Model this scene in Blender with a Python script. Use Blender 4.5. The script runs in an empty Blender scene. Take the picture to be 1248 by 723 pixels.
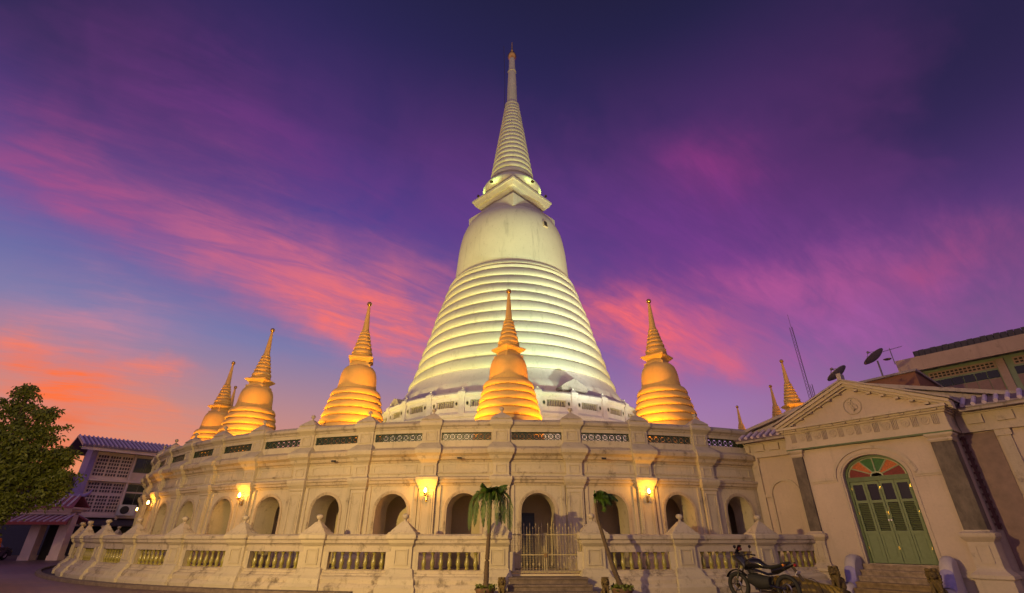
import bpy, math, random
from mathutils import Vector, Matrix
random.seed(7)
PI=math.pi; R_=math.radians
S=bpy.context.scene; COL=S.collection
DC=44.6                      # distance from the camera to the axis of the great chedi
# ------------------------------------------------------------------ materials
def new_mat(name):
    m=bpy.data.materials.new(name); m.use_nodes=True
    return m, m.node_tree.nodes, m.node_tree.links, m.node_tree.nodes['Principled BSDF']
def plain(name,col,rough=.6,metal=0,var=.15,scale=8,bump=0.,emit=None,estr=0,coat=0,stretch=(1,1,1)):
    m,N,L,b=new_mat(name)
    b.inputs['Roughness'].default_value=rough; b.inputs['Metallic'].default_value=metal
    if coat: b.inputs['Coat Weight'].default_value=coat
    tc=N.new('ShaderNodeTexCoord'); mp=N.new('ShaderNodeMapping'); mp.inputs['Scale'].default_value=stretch
    nz=N.new('ShaderNodeTexNoise'); nz.inputs['Scale'].default_value=scale; nz.inputs['Detail'].default_value=6; nz.inputs['Roughness'].default_value=.65
    L.new(tc.outputs['Object'],mp.inputs[0]); L.new(mp.outputs[0],nz.inputs['Vector'])
    cr=N.new('ShaderNodeValToRGB'); e=cr.color_ramp.elements
    e[0].position=.3; e[1].position=.7
    e[0].color=[max(0,c*(1-var)) for c in col]+[1]; e[1].color=[min(1,c*(1+var)) for c in col]+[1]
    L.new(nz.outputs['Fac'],cr.inputs[0]); L.new(cr.outputs[0],b.inputs['Base Color'])
    if bump:
        bp=N.new('ShaderNodeBump'); bp.inputs['Strength'].default_value=bump; bp.inputs['Distance'].default_value=.02
        L.new(nz.outputs['Fac'],bp.inputs['Height']); L.new(bp.outputs[0],b.inputs['Normal'])
    if emit:
        b.inputs['Emission Color'].default_value=list(emit)+[1]; b.inputs['Emission Strength'].default_value=estr
    return m
def stucco(name,col,dirt=(.10,.075,.055),amt=.5,rough=.75,streak=5.,mould=.35,mbias=.0,coarse=.5,bump=.35):
    """old lime plaster: blotches, vertical rain streaks, patches of black mould and fine bumps"""
    m,N,L,b=new_mat(name); b.inputs['Roughness'].default_value=rough
    tc=N.new('ShaderNodeTexCoord')
    def noise(scale,detail,sc=(1,1,1),r=.6):
        mp=N.new('ShaderNodeMapping'); mp.inputs['Scale'].default_value=sc; L.new(tc.outputs['Object'],mp.inputs[0])
        n=N.new('ShaderNodeTexNoise'); n.inputs['Scale'].default_value=scale; n.inputs['Detail'].default_value=detail; n.inputs['Roughness'].default_value=r
        L.new(mp.outputs[0],n.inputs['Vector']); return n.outputs['Fac']
    def rng(v,a,b_,c=0.,d=1.):
        r=N.new('ShaderNodeMapRange'); r.inputs[1].default_value=a; r.inputs[2].default_value=b_; r.inputs[3].default_value=c; r.inputs[4].default_value=d
        L.new(v,r.inputs[0]); return r.outputs[0]
    def mix(f,a,b_):
        x=N.new('ShaderNodeMix'); x.data_type='RGBA'
        L.new(f,x.inputs[0])
        for i,v in ((6,a),(7,b_)):
            if isinstance(v,tuple): x.inputs[i].default_value=(*v,1)
            else: L.new(v,x.inputs[i])
        return x.outputs[2]
    big=noise(coarse,5); st=noise(streak,6,(1,1,.07),.7); fine=noise(14,8,(1,1,1),.7); md=noise(2.6,9,(1,1,.8),.75)
    c1=mix(rng(big,.35,.65),tuple(x*.84 for x in col),tuple(min(1,x*1.06) for x in col))
    c2=mix(rng(st,.56,.78,0,amt),c1,tuple(x*.5 for x in col))
    c3=mix(rng(fine,.45,.8,0,.3),c2,tuple(x*.62 for x in col))
    c4=mix(rng(md,.60-mbias,.74-mbias,0,mould),c3,dirt)
    L.new(c4,b.inputs['Base Color'])
    bp=N.new('ShaderNodeBump'); bp.inputs['Strength'].default_value=bump; bp.inputs['Distance'].default_value=.03
    L.new(fine,bp.inputs['Height']); L.new(bp.outputs[0],b.inputs['Normal'])
    return m
M={}
M['wall']=stucco('wall plaster',(.56,.49,.36),amt=.85,mould=.55,mbias=.04,streak=6)
M['plinth']=stucco('damp plinth plaster',(.54,.46,.34),amt=.9,mould=.85,mbias=.09,streak=5)
M['trim']=stucco('moulding plaster',(.52,.43,.30),amt=.85,mould=.8,mbias=.07,streak=8)
M['coping']=stucco('coping plaster',(.50,.43,.34),amt=.8,mould=.8,mbias=.08,streak=8)
M['inner']=stucco('passage plaster',(.66,.56,.38),amt=.3)
M['chedi']=stucco('great chedi plaster',(.70,.68,.54),amt=.85,mould=.4,mbias=.02,coarse=.12,streak=1.8,bump=.1)
M['drum']=stucco('weathered drum plaster',(.72,.64,.60),amt=.55,mould=.45,mbias=.03,coarse=.3,streak=1.2,bump=.2)
M['small']=stucco('small chedi plaster',(.78,.50,.15),amt=.45,mould=.35,streak=4,bump=.06)
M['annex']=stucco('annex plaster',(.54,.43,.35),amt=.45,mould=.3)
M['annextrim']=stucco('annex moulding plaster',(.52,.43,.34),amt=.5,mould=.6,mbias=.03)
M['grime']=stucco('grimy roof mortar',(.40,.33,.31),amt=.8,mould=.8,mbias=.08)
M['gold']=plain('gilded ball',(.75,.45,.12),.3,1,.2)
M['lattice']=plain('green glazed lattice',(.035,.06,.03),.35,0,.3,20)
M['baluster']=plain('olive glazed baluster',(.30,.27,.07),.22,0,.35,14,.2,coat=.3)
M['iron']=plain('cream painted iron',(.38,.32,.17),.45,0,.25,20)
M['blackiron']=plain('dark bronze',(.09,.06,.025),.4,.6,.3,20)
M['stone']=plain('worn grey step stone',(.16,.12,.095),.8,0,.4,6,.6)
M['lion']=plain('weathered lion stone',(.13,.09,.03),.85,0,.5,16,.9)
M['marble']=plain('grey veined marble',(.12,.095,.08),.75,0,.45,5,.1,stretch=(1,1,.5))
M['greenpaint']=plain('sage green door paint',(.15,.20,.10),.6,0,.12,9)
M['greentrim']=plain('dark green trim paint',(.06,.10,.04),.5,0,.2,9)
M['darkglass']=plain('dark window glass',(.01,.012,.015),.08,0,.2,3)
for n,c in (('redglass',(.16,.006,.01)),('orangeglass',(.42,.10,.02)),('greenglass',(.02,.11,.02))):
    M[n]=plain(n,c,.6,0,.45,24,.5,emit=c,estr=.03)
M['brass']=plain('brass',(.65,.45,.12),.3,1,.2)
M['porcelain']=plain('white porcelain knob',(.8,.78,.72),.2)
M['tile']=plain('glazed roof tile',(.16,.11,.17),.4,0,.3,5,.3)
M['tilelight']=plain('lilac grey cover tile',(.55,.45,.60),.45,0,.2,5,.2)
M['redtile']=plain('maroon roof tile',(.28,.08,.12),.5,0,.3,7,.3)
M['redtrim']=plain('red painted board',(.25,.03,.03),.5)
M['lilac']=plain('lilac painted plaster',(.30,.22,.48),.6,0,.12,5)
M['cheek']=stucco('whitewashed cheek wall',(.50,.44,.46),amt=.4,mould=.3)
M['blue']=plain('blue lilac cheek paint',(.27,.23,.46),.5)
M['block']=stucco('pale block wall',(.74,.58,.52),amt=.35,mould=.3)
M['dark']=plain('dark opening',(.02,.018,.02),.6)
M['rubber']=plain('tyre rubber',(.015,.015,.015),.75,0,.3,30)
M['bikeblack']=plain('black motorcycle paint',(.012,.011,.013),.2,0,.2,5,coat=.6)
M['steel']=plain('dull steel',(.35,.33,.32),.35,.9,.25,20)
M['redlens']=plain('red plastic lens',(.35,.015,.015),.25)
M['whiteplastic']=plain('white plastic',(.6,.58,.55),.4)
M['tarp']=plain('yellow olive tarpaulin',(.24,.165,.015),.55,0,.3,6,.4)
M['leaf']=plain('tree leaf',(.095,.12,.01),.6,0,.5,3)
M['palm']=plain('palm leaf',(.055,.11,.012),.5,0,.4,6)
M['palmdry']=plain('drooping palm leaf',(.12,.12,.02),.55,0,.4,6)
M['bark']=plain('bark',(.11,.075,.045),.9,0,.4,18,.8,stretch=(1,1,3))
M['robe']=plain('orange robe cloth',(.55,.13,.01),.8,0,.25,10,.4)
M['skin']=plain('skin',(.32,.17,.10),.55,0,.08)
M['hair']=plain('shaved dark hair',(.03,.022,.02),.7)
M['car']=plain('black car paint',(.012,.013,.02),.2,0,.1,3,coat=1)
M['rust']=stucco('rusty wall plaster',(.30,.13,.07),amt=.7,mould=.6,mbias=.05)
M['palegreen']=stucco('pale green plaster',(.32,.40,.24),amt=.4,mould=.25)
M['shutter']=plain('brown ribbed shutter',(.33,.20,.17),.6,0,.12,7)
M['darkroof']=plain('dark corrugated roof',(.05,.04,.055),.6,0,.3,7)
M['fascia']=stucco('peeling cream fascia',(.52,.36,.26),amt=.5,mould=.6,mbias=.02)
M['dish']=plain('mesh dish grey',(.22,.18,.21),.5,.3,.3,15)
M['pot']=plain('terracotta planter',(.16,.09,.05),.8,0,.3,9,.4)
M['clay']=plain('planter soil',(.03,.02,.012),.95)
M['bulb']=plain('lit bulb',(1,.8,.4),.4,emit=(1,.62,.16),estr=28)
M['redbulb']=plain('red beacon',(1,.1,.05),.4,emit=(1,.05,.02),estr=5)
M['flood']=plain('floodlight lens',(1,.85,.5),.4,emit=(1,.7,.3),estr=6)
# ------------------------------------------------------------------ mesh builder
class MB:
    def __init__(s): s.v=[]; s.f=[]; s.sm=[]
    def add(s,vs,fs,smooth=False):
        o=len(s.v); s.v+= [tuple(p) for p in vs]; s.f+=[tuple(i+o for i in f) for f in fs]; s.sm+=[smooth]*len(fs); return s
    def box(s,x0,x1,y0,y1,z0,z1,mtx=None):
        vs=[(x,y,z) for z in (z0,z1) for y in (y0,y1) for x in (x0,x1)]
        if mtx is not None: vs=[mtx@Vector(p) for p in vs]
        return s.add(vs,[(0,2,3,1),(4,5,7,6),(0,1,5,4),(2,6,7,3),(0,4,6,2),(1,3,7,5)])
    def stack(s,secs,cx=0,cy=0,n=4,rot=PI/4,k=None,smooth=False):
        """loft of square (n=4) or round sections [(half_x, half_y, z)]"""
        k=math.sqrt(2) if n==4 else 1
        vs=[];fs=[]
        for hx,hy,z in secs:
            for i in range(n):
                a=rot+2*PI*i/n; vs.append((cx+hx*k*math.cos(a),cy+hy*k*math.sin(a),z))
        for j in range(len(secs)-1):
            for i in range(n):
                a=j*n+i;b=j*n+(i+1)%n; fs.append((a,b,b+n,a+n))
        fs.append(tuple(range(n))[::-1]); fs.append(tuple(range((len(secs)-1)*n,len(secs)*n)))
        return s.add(vs,fs,smooth)
    def lathe(s,prof,n=24,c=(0,0,0),smooth=True):
        return s.stack([(r,r,z+c[2]) for r,z in prof],c[0],c[1],n=n,rot=0,smooth=smooth) if n!=4 else s.stack([(r,r,z+c[2]) for r,z in prof],c[0],c[1],n=4)
    def arc(s,prof,p0,p1,step=1.,caps=True,smooth=False):
        """closed profile [(r,z)] swept about the z axis from angle p0 to p1 (degrees, 0 = towards -y)"""
        n=max(1,int(round(abs(p1-p0)/step))); m=len(prof); vs=[];fs=[]
        for i in range(n+1):
            a=R_(p0+(p1-p0)*i/n)
            for r,z in prof: vs.append((r*math.sin(a),-r*math.cos(a),z))
        for i in range(n):
            for j in range(m):
                a=i*m+j;b=i*m+(j+1)%m; fs.append((a,a+m,b+m,b))
        if caps: fs.append(tuple(range(m))); fs.append(tuple(range(n*m,(n+1)*m))[::-1])
        return s.add(vs,fs,smooth)
    def prism(s,poly,fn,d0,d1,smooth=False):
        """polygon [(a,b)] extruded from d0 to d1; fn(a,b,d) -> point"""
        n=len(poly); vs=[fn(a,b,d0) for a,b in poly]+[fn(a,b,d1) for a,b in poly]
        fs=[tuple(range(n))[::-1],tuple(range(n,2*n))]+[(i,(i+1)%n,(i+1)%n+n,i+n) for i in range(n)]
        return s.add(vs,fs,smooth)
    def tube(s,pts,rad,n=6,smooth=True,flat=1.):
        pts=[Vector(p) for p in pts]; m=len(pts)
        if not isinstance(rad,(list,tuple)): rad=[rad]*m
        vs=[];fs=[]; up=Vector((0,0,1))
        for i,p in enumerate(pts):
            t=(pts[min(i+1,m-1)]-pts[max(i-1,0)]).normalized()
            u=t.cross(up)
            if u.length<.05: u=t.cross(Vector((0,1,0)))
            u.normalize(); w=u.cross(t)
            for k in range(n):
                a=2*PI*k/n; vs.append(p+u*math.cos(a)*rad[i]+w*math.sin(a)*rad[i]*flat)
        for i in range(m-1):
            for k in range(n):
                a=i*n+k;b=i*n+(k+1)%n; fs.append((a,b,b+n,a+n))
        fs.append(tuple(range(n))[::-1]); fs.append(tuple(range((m-1)*n,m*n)))
        return s.add(vs,fs,smooth)
    def loft(s,secs,n=14,smooth=True):
        """sections [(x, cy, cz, half_y, half_z)] joined along x"""
        vs=[];fs=[]
        for x,cy,cz,hy,hz in secs:
            for i in range(n):
                a=2*PI*i/n; vs.append((x,cy+hy*math.cos(a),cz+hz*math.sin(a)))
        for j in range(len(secs)-1):
            for i in range(n):
                a=j*n+i;b=j*n+(i+1)%n; fs.append((a,b,b+n,a+n))
        fs.append(tuple(range(n))[::-1]); fs.append(tuple(range((len(secs)-1)*n,len(secs)*n)))
        return s.add(vs,fs,smooth)
    def sphere(s,c,r,n=12,m=8,sq=(1,1,1)):
        pr=[(max(1e-3,math.sin(PI*i/m)),-math.cos(PI*i/m)) for i in range(m+1)]
        b=MB().lathe(pr,n); return s.add([(c[0]+x*r*sq[0],c[1]+y*r*sq[1],c[2]+z*r*sq[2]) for x,y,z in b.v],b.f,True)
    def torus(s,c,R,r,axis='y',n=28,m=8):
        vs=[];fs=[]
        for i in range(n):
            a=2*PI*i/n
            for j in range(m):
                b=2*PI*j/m; q=R+r*math.cos(b); u,v,w=q*math.cos(a),q*math.sin(a),r*math.sin(b)
                p={'y':(u,w,v),'z':(u,v,w),'x':(w,u,v)}[axis]; vs.append((c[0]+p[0],c[1]+p[1],c[2]+p[2]))
        for i in range(n):
            for j in range(m): fs.append((i*m+j,((i+1)%n)*m+j,((i+1)%n)*m+(j+1)%m,i*m+(j+1)%m))
        return s.add(vs,fs,True)
    def build(s,name,mat,parent=None,fix=True,ang=40):
        me=bpy.data.meshes.new(name); me.from_pydata(s.v,[],s.f)
        me.polygons.foreach_set('use_smooth',s.sm)
        if fix and len(s.f)<60000:
            import bmesh
            b=bmesh.new(); b.from_mesh(me); bmesh.ops.recalc_face_normals(b,faces=b.faces); b.to_mesh(me); b.free()
        if any(s.sm): me.set_sharp_from_angle(angle=R_(ang))
        me.materials.append(M[mat] if isinstance(mat,str) else mat)
        o=bpy.data.objects.new(name,me); COL.objects.link(o); o.parent=parent
        return o
def tag(o,label=None,cat=None,group=None,kind=None):
    if label: o['label']=label
    if cat: o['category']=cat
    if group: o['group']=group
    if kind: o['kind']=kind
    return o
def thing(name,label,cat,loc=(0,0,0),rz=0,group=None):
    o=bpy.data.objects.new(name,None); COL.objects.link(o); o.location=loc; o.rotation_euler=(0,0,rz); o.empty_display_size=.2
    return tag(o,label,cat,group)
def cp(o,parent=None,rz=None,loc=None):
    """copy of an object with copies of its children"""
    c=o.copy(); COL.objects.link(c); c.parent=parent
    for ch in [q for q in COL.objects if q.parent is o]: cp(ch,c)
    if rz is not None: c.rotation_euler=(0,0,rz)
    if loc is not None: c.location=loc
    return c
def polar(r,deg,z=0.): a=R_(deg); return (r*math.sin(a),DC-r*math.cos(a),z)
def light(name,kind,loc,energy,col,parent=None,size=.1,target=None,spot=60,blend=.5):
    l=bpy.data.lights.new(name,kind); l.energy=energy; l.color=col
    if kind in('POINT','SPOT'): l.shadow_soft_size=size
    if kind=='SPOT': l.spot_size=R_(spot); l.spot_blend=blend
    o=bpy.data.objects.new(name,l); COL.objects.link(o); o.location=loc
    if target is not None: o.rotation_euler=(Vector(target)-Vector(loc)).to_track_quat('-Z','Y').to_euler()
    return o
OFF=2.1; NB=range(-17,4)          # bays every 6 degrees; bay centre = OFF+6k, pier = OFF-3+6k
PIERS=[OFF-3+6*k for k in range(-17,5)]
# ------------------------------------------------------------------ ground
def ground_mat():
    m,N,L,b=new_mat('paved yard'); b.inputs['Roughness'].default_value=.62
    tc=N.new('ShaderNodeTexCoord'); br=N.new('ShaderNodeTexBrick'); br.inputs['Scale'].default_value=1.1
    br.inputs['Mortar Size'].default_value=.012; br.inputs['Color1'].default_value=(.17,.11,.10,1); br.inputs['Color2'].default_value=(.21,.14,.125,1); br.inputs['Mortar'].default_value=(.06,.045,.04,1)
    L.new(tc.outputs['Object'],br.inputs['Vector'])
    n=N.new('ShaderNodeTexNoise'); n.inputs['Scale'].default_value=.7; n.inputs['Detail'].default_value=9; n.inputs['Roughness'].default_value=.7; L.new(tc.outputs['Object'],n.inputs['Vector'])
    cr=N.new('ShaderNodeValToRGB'); cr.color_ramp.elements[0].position=.35; cr.color_ramp.elements[0].color=(.55,.5,.5,1); cr.color_ramp.elements[1].position=.7; cr.color_ramp.elements[1].color=(1.3,1.2,1.15,1)
    L.new(n.outputs['Fac'],cr.inputs[0])
    x=N.new('ShaderNodeMix'); x.data_type='RGBA'; x.blend_type='MULTIPLY'; x.inputs[0].default_value=1
    L.new(br.outputs['Color'],x.inputs[6]); L.new(cr.outputs[0],x.inputs[7]); L.new(x.outputs[2],b.inputs['Base Color'])
    r=N.new('ShaderNodeMapRange'); r.inputs[3].default_value=.3; r.inputs[4].default_value=.7; L.new(n.outputs['Fac'],r.inputs[0]); L.new(r.outputs[0],b.inputs['Roughness'])
    bp=N.new('ShaderNodeBump'); bp.inputs['Strength'].default_value=.3; bp.inputs['Distance'].default_value=.02; L.new(n.outputs['Fac'],bp.inputs['Height']); L.new(bp.outputs[0],b.inputs['Normal'])
    return m
tag(MB().add([(-1500,-1500,0),(1500,-1500,0),(1500,1500,0),(-1500,1500,0)],[(0,1,2,3)]).build('ground',ground_mat()),kind='structure')
k=MB().arc([(29.0,-.05),(29.18,-.05),(29.18,.10),(29.0,.12)],-110,-9,1).build('kerb','stone'); k.location=(0,DC,0); tag(k,kind='structure')
k=MB().arc([(27.0,-.05),(29.0,-.05),(29.0,.012),(27.0,.012)],-110,-9,1).build('gutter_paving',plain('dark gutter concrete',(.035,.026,.022),.7,0,.4,3,.4)); k.location=(0,DC,0); tag(k,kind='structure')
# ------------------------------------------------------------------ ring gallery
RW=25.8
gal=thing('circular_gallery','cream round gallery wall of open arches with a parapet encircling the great chedi','gallery',(0,DC,0))
def gp(s,d,z): a=s/RW; r=RW+d; return (r*math.sin(a),-r*math.cos(a),z)
HB=RW*R_(3); AW=.61; AS=2.33; ZF=.55; ZT=3.4
def bay_mesh():
    b=MB(); n=16
    arch=[(-AW,ZF)]+[(-AW*math.cos(PI*i/n),AS+AW*math.sin(PI*i/n)) for i in range(n+1)]+[(AW,ZF)]
    # face: side pieces subdivided, and strips above the arch
    def quad(s0,s1,z0,z1,d=0,m=3):
        for i in range(m):
            a=s0+(s1-s0)*i/m;c=s0+(s1-s0)*(i+1)/m
            b.add([gp(a,d,z0),gp(c,d,z0),gp(c,d,z1),gp(a,d,z1)],[(0,1,2,3)])
    for d in (0,-.95):
        quad(-HB,-AW,ZF,ZT,d); quad(AW,HB,ZF,ZT,d)
        for i in range(n):
            p,q=arch[1+i],arch[2+i]
            b.add([gp(p[0],d,p[1]),gp(q[0],d,q[1]),gp(q[0],d,ZT),gp(p[0],d,ZT)],[(0,1,2,3)])
    for i in range(len(arch)-1):   # reveal
        p,q=arch[i],arch[i+1]; b.add([gp(p[0],0,p[1]),gp(q[0],0,q[1]),gp(q[0],-.95,q[1]),gp(p[0],-.95,p[1])],[(0,1,2,3)])
    return b
wall=MB(); bay=bay_mesh()
def rotpts(vs,deg):
    a=R_(deg);c,s=math.cos(a),math.sin(a); return [(x*c-y*s,x*s+y*c,z) for x,y,z in vs]
for k in NB: wall.add(rotpts(bay.v,OFF+6*k),bay.f)
A0,A1=OFF-3+6*-17,OFF+3+6*3+.6
wall.arc([(RW-.95,3.4),(RW,3.4),(RW,4.3),(RW-.95,4.3)],A0,A1,1)
w=wall.build('wall','wall',gal,fix=False)
MB().arc([(23.5,ZF-.02),(23.8,ZF-.02),(23.8,4.2),(23.5,4.2)],A0,A1+9,2,smooth=False).build('inner_wall','inner',gal)
MB().arc([(22.5,3.95),(RW-.74,3.95),(RW-.74,4.42),(22.5,4.42)],A0,A1,2).build('terrace_slab','inner',gal)
MB().arc([(22.9,-.1),(28.0,-.1),(28.0,.5),(22.9,.5)],A0,A1,1).build('walkway','inner',gal)
MB().arc([(RW-.8,.5),(RW+.12,.5),(RW+.12,.549),(RW-.8,.549)],A0,A1,1).build('door_step','stone',gal)
# mouldings
mo=MB()
mo.arc([(RW-.05,3.2),(RW+.03,3.2),(RW+.05,3.27),(RW+.12,3.29),(RW+.12,3.38),(RW+.17,3.4),(RW+.17,3.47),(RW+.05,3.52),(RW-.05,3.52)],A0,A1,1)
mo.arc([(RW-.05,3.62),(RW+.035,3.62),(RW+.035,3.67),(RW-.05,3.67)],A0,A1,1)
mo.arc([(RW-.05,4.02),(RW+.03,4.02),(RW+.05,4.08),(RW+.13,4.12),(RW+.16,4.22),(RW+.30,4.3),(RW+.32,4.42),(RW+.30,4.47),(RW+.06,4.58),(RW-.05,4.58)],A0,A1,1)
mo.build('cornice','trim',gal)
pa=MB()
pa.arc([(RW-.3,4.3),(RW+.01,4.3),(RW+.01,4.82),(RW-.3,4.82)],A0,A1,1)
pa.arc([(RW-.3,5.12),(RW+.01,5.12),(RW+.01,5.27),(RW-.3,5.27)],A0,A1,1)
for a in PIERS:
    h=math.degrees(.385/RW); pa.arc([(RW-.3,4.8),(RW+.004,4.8),(RW+.004,5.14),(RW-.3,5.14)],a-h,min(a+h,A1),.5)
pa.build('parapet','wall',gal)
co=MB(); co.arc([(RW-.34,5.26),(RW+.05,5.26),(RW+.07,5.32),(RW+.15,5.37),(RW+.17,5.46),(RW+.13,5.5),(RW+.02,5.58),(RW-.3,5.60),(RW-.36,5.5)],A0,A1,1)
co.build('coping','coping',gal)
# piers: modelled at angle 0 (local -y outwards), then copied round
def pier_secs(y_in,secs): # (half width, projection, z)
    out=[]
    for hw,p,z in secs:
        hy=(p-y_in)/2; out.append((hw,hy,z,-(RW+(p+y_in)/2)))
    return out
def pstack(b,secs,y_in=-.1,R=RW):
    vs=[];fs=[];n=4
    for hw,p,z in secs: vs+=[(-hw,-(R+p),z),(hw,-(R+p),z),(hw,-(R+y_in),z),(-hw,-(R+y_in),z)]
    for j in range(len(secs)-1):
        for i in range(4): a=j*4+i;c=j*4+(i+1)%4; fs.append((a,c,c+4,a+4))
    fs.append((3,2,1,0)); m=(len(secs)-1)*4; fs.append((m,m+1,m+2,m+3))
    b.add(vs,fs)
def frame(b,w,z0,z1,p,R,t=.035,d=.03,cx=0):
    """thin raised rectangular moulding on a face at radius R+p"""
    y0,y1=-(R+p+d),-(R+p-.02)
    b.box(cx-w,cx-w+t,y0,y1,z0,z1); b.box(cx+w-t,cx+w,y0,y1,z0,z1); b.box(cx-w+t,cx+w-t,y0,y1,z0,z0+t); b.box(cx-w+t,cx+w-t,y0,y1,z1-t,z1)
b=MB()
pstack(b,[(.38,.20,.5),(.38,.20,.82),(.34,.17,.9),(.30,.13,.92),(.30,.13,3.08),(.33,.17,3.12),(.33,.17,3.18),(.36,.2,3.22),(.39,.26,3.3),(.42,.30,3.4),(.42,.30,3.48),(.34,.18,3.53),(.30,.14,3.56),(.30,.14,3.98),(.33,.18,4.04),(.40,.27,4.12),(.43,.31,4.22),(.50,.43,4.32),(.51,.45,4.42),(.50,.43,4.48),(.40,.2,4.66),(.33,.08,4.74),(.33,.08,5.22),(.36,.12,5.27),(.38,.17,5.32),(.44,.24,5.38),(.45,.26,5.46),(.43,.23,5.52),(.40,.18,5.60)],-.3)
frame(b,.24,1.0,3.0,.13,RW); frame(b,.16,1.1,2.9,.13,RW,.02,.012); frame(b,.2,3.62,3.92,.14,RW); frame(b,.23,4.8,5.17,.08,RW,.04)
pier0=b.build('pier','wall',gal)
b=MB(); b.stack([(.40,.28,5.6),(.385,.265,5.63),(.26,.18,5.73),(.13,.09,5.82),(.07,.06,5.86)],0,-(RW-.05))
b.lathe([(.05,5.85),(.045,5.9),(.035,5.93),(.055,5.95),(.085,5.985),(.09,6.02),(.075,6.055),(.03,6.08)],12,(0,-(RW-.05),0))
fin0=b.build('finial','coping',pier0)
flank=MB()
for sx in (-1,1):
    pstack(flank,[(.06,.05,.56),(.06,.05,3.2)],-.02); flank.v[-8:]=[(x+sx*.43,y,z) for x,y,z in flank.v[-8:]]
flank.build('flank_strip','wall',pier0)
# arch surround, wall panels
b=MB(); n=18
for r0,r1,dd in ((AW,AW+.05,.02),(AW+.05,AW+.11,.035)):
    inner=[(-r0,ZF)]+[(-r0*math.cos(PI*i/n),AS+r0*math.sin(PI*i/n)) for i in range(n+1)]+[(r0,ZF)]
    outer=[(-r1,ZF)]+[(-r1*math.cos(PI*i/n),AS+r1*math.sin(PI*i/n)) for i in range(n+1)]+[(r1,ZF)]
    for i in range(n+2):
        p,q,s,t=inner[i],inner[i+1],outer[i+1],outer[i]
        P=[gp(a,dd,z) for a,z in (p,q,s,t)]+[gp(a,-.02,z) for a,z in (p,q,s,t)]
        b.add(P,[(0,1,2,3),(4,7,6,5),(0,4,5,1),(2,6,7,3),(1,5,6,2),(0,3,7,4)])
sur0=b.build('arch_surround','trim',gal)
b=MB()
frame(b,.86,3.66,3.96,-.005,RW,.03,.02)
pan0=b.build('frieze_panel','wall',gal)
# lattice between parapet piers
b=MB(); n7=7; wl=.965; cw=2*wl/n7
for i in range(n7):
    cx=-wl+cw*(i+.5); cz=4.97; y0=-(RW-.06); y1=-(RW-.10)
    for r0,r1 in ((.108,.132),(.042,.058)):
        m=14; vs=[];fs=[]
        for j in range(m):
            a=2*PI*j/m
            for r in (r0,r1):
                for y in (y0,y1): vs.append((cx+r*math.cos(a),y,cz+r*math.sin(a)))
        for j in range(m):
            q=4*j; p=4*((j+1)%m); fs+=[(q,q+2,p+2,p),(q+1,p+1,p+3,q+3),(q,p,p+1,q+1),(q+2,q+3,p+3,p+2)]
        b.add(vs,fs)
    for a in (45,135):
        mt=Matrix.Translation((cx,0,cz))@Matrix.Rotation(R_(a),4,'Y'); b.box(-.17,.17,y1-.004,y0+.004,-.008,.008,mt)
    b.box(cx-cw/2-.012,cx-cw/2+.012,y1,y0,4.82,5.12)
b.box(-wl,wl,y1,y0,4.80,4.835); b.box(-wl,wl,y1,y0,5.105,5.14)
lat0=b.build('lattice_panel','lattice',gal)
first=True
for i,a in enumerate(PIERS):
    if a>23: continue
    (pier0 if first else cp(pier0,gal)).rotation_euler=(0,0,R_(a)); first=False
first=True
for k in NB:
    for o in (sur0,pan0,lat0):
        (o if first else cp(o,gal)).rotation_euler=(0,0,R_(OFF+6*k))
    first=False
# low kerb/gutter and a dark doorway at the back of the passage in the gate bay
dr=MB(); dr.box(-.55,.55,-(23.86),-(23.75),.55,2.35); d=dr.build('inner_door',plain('blue grey door paint',(.05,.07,.12),.5),gal); d.rotation_euler=(0,0,R_(.8))
dr=MB()
for cx in (-.27,.27):
    dr.box(cx-.23,cx+.23,-23.90,-23.865,.65,1.3); dr.box(cx-.23,cx+.23,-23.90,-23.865,1.4,2.25)
dr.build('door_panel',plain('blue grey panel paint',(.06,.09,.15),.5),d)
# ------------------------------------------------------------------ outer balustrade
RB=28.1
bal=thing('circular_balustrade','low cream balustrade with olive glazed balusters running round the gallery foot','balustrade',(0,DC,0))
GL,GR=OFF-3+math.degrees(.42/RB),OFF+3-math.degrees(.42/RB)
def segs(): return ((A0,OFF-3),(OFF+3,A1))
bp_,ru,cg=MB(),MB(),MB()
for a,c in segs():
    bp_.arc([(RB-.5,-.05),(RB+.42,-.05),(RB+.42,.16),(RB+.34,.24),(RB+.30,.26),(RB+.30,.36),(RB+.24,.42),(RB+.14,.46),(RB+.12,.50),(RB+.07,.52),(RB+.07,.58),(RB+.0,.61),(RB-.22,.61),(RB-.22,.5),(RB-.5,.5)],a,c,1)
    cg.arc([(RB-.26,1.09),(RB+.03,1.09),(RB+.03,1.26),(RB+.06,1.3),(RB+.12,1.33),(RB+.13,1.41),(RB+.17,1.45),(RB+.17,1.53),(RB+.1,1.57),(RB-.2,1.585),(RB-.3,1.5),(RB-.3,1.3),(RB-.26,1.26)],a,c,1)
bp_.build('plinth','plinth',bal); cg.build('coping','coping',bal)
b=MB()
pstack(b,[(.60,.50,-.04),(.60,.50,.17),(.54,.42,.25),(.53,.38,.38),(.46,.28,.45),(.43,.22,.52),(.40,.16,.62),(.33,.10,.66),(.33,.10,1.24),(.36,.14,1.28),(.40,.2,1.34),(.41,.22,1.42),(.47,.28,1.46),(.47,.28,1.56),(.44,.24,1.6)],-.28,RB)
frame(b,.22,.74,1.18,.10,RB,.04); frame(b,.15,.8,1.12,.10,RB,.02,.01)
bp0=b.build('pier','wall',bal)
b=MB(); b.stack([(.44,.25,1.6),(.43,.24,1.63),(.36,.2,1.66),(.35,.19,1.69),(.16,.1,1.86),(.08,.07,1.94)],0,-(RB-.0))
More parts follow.
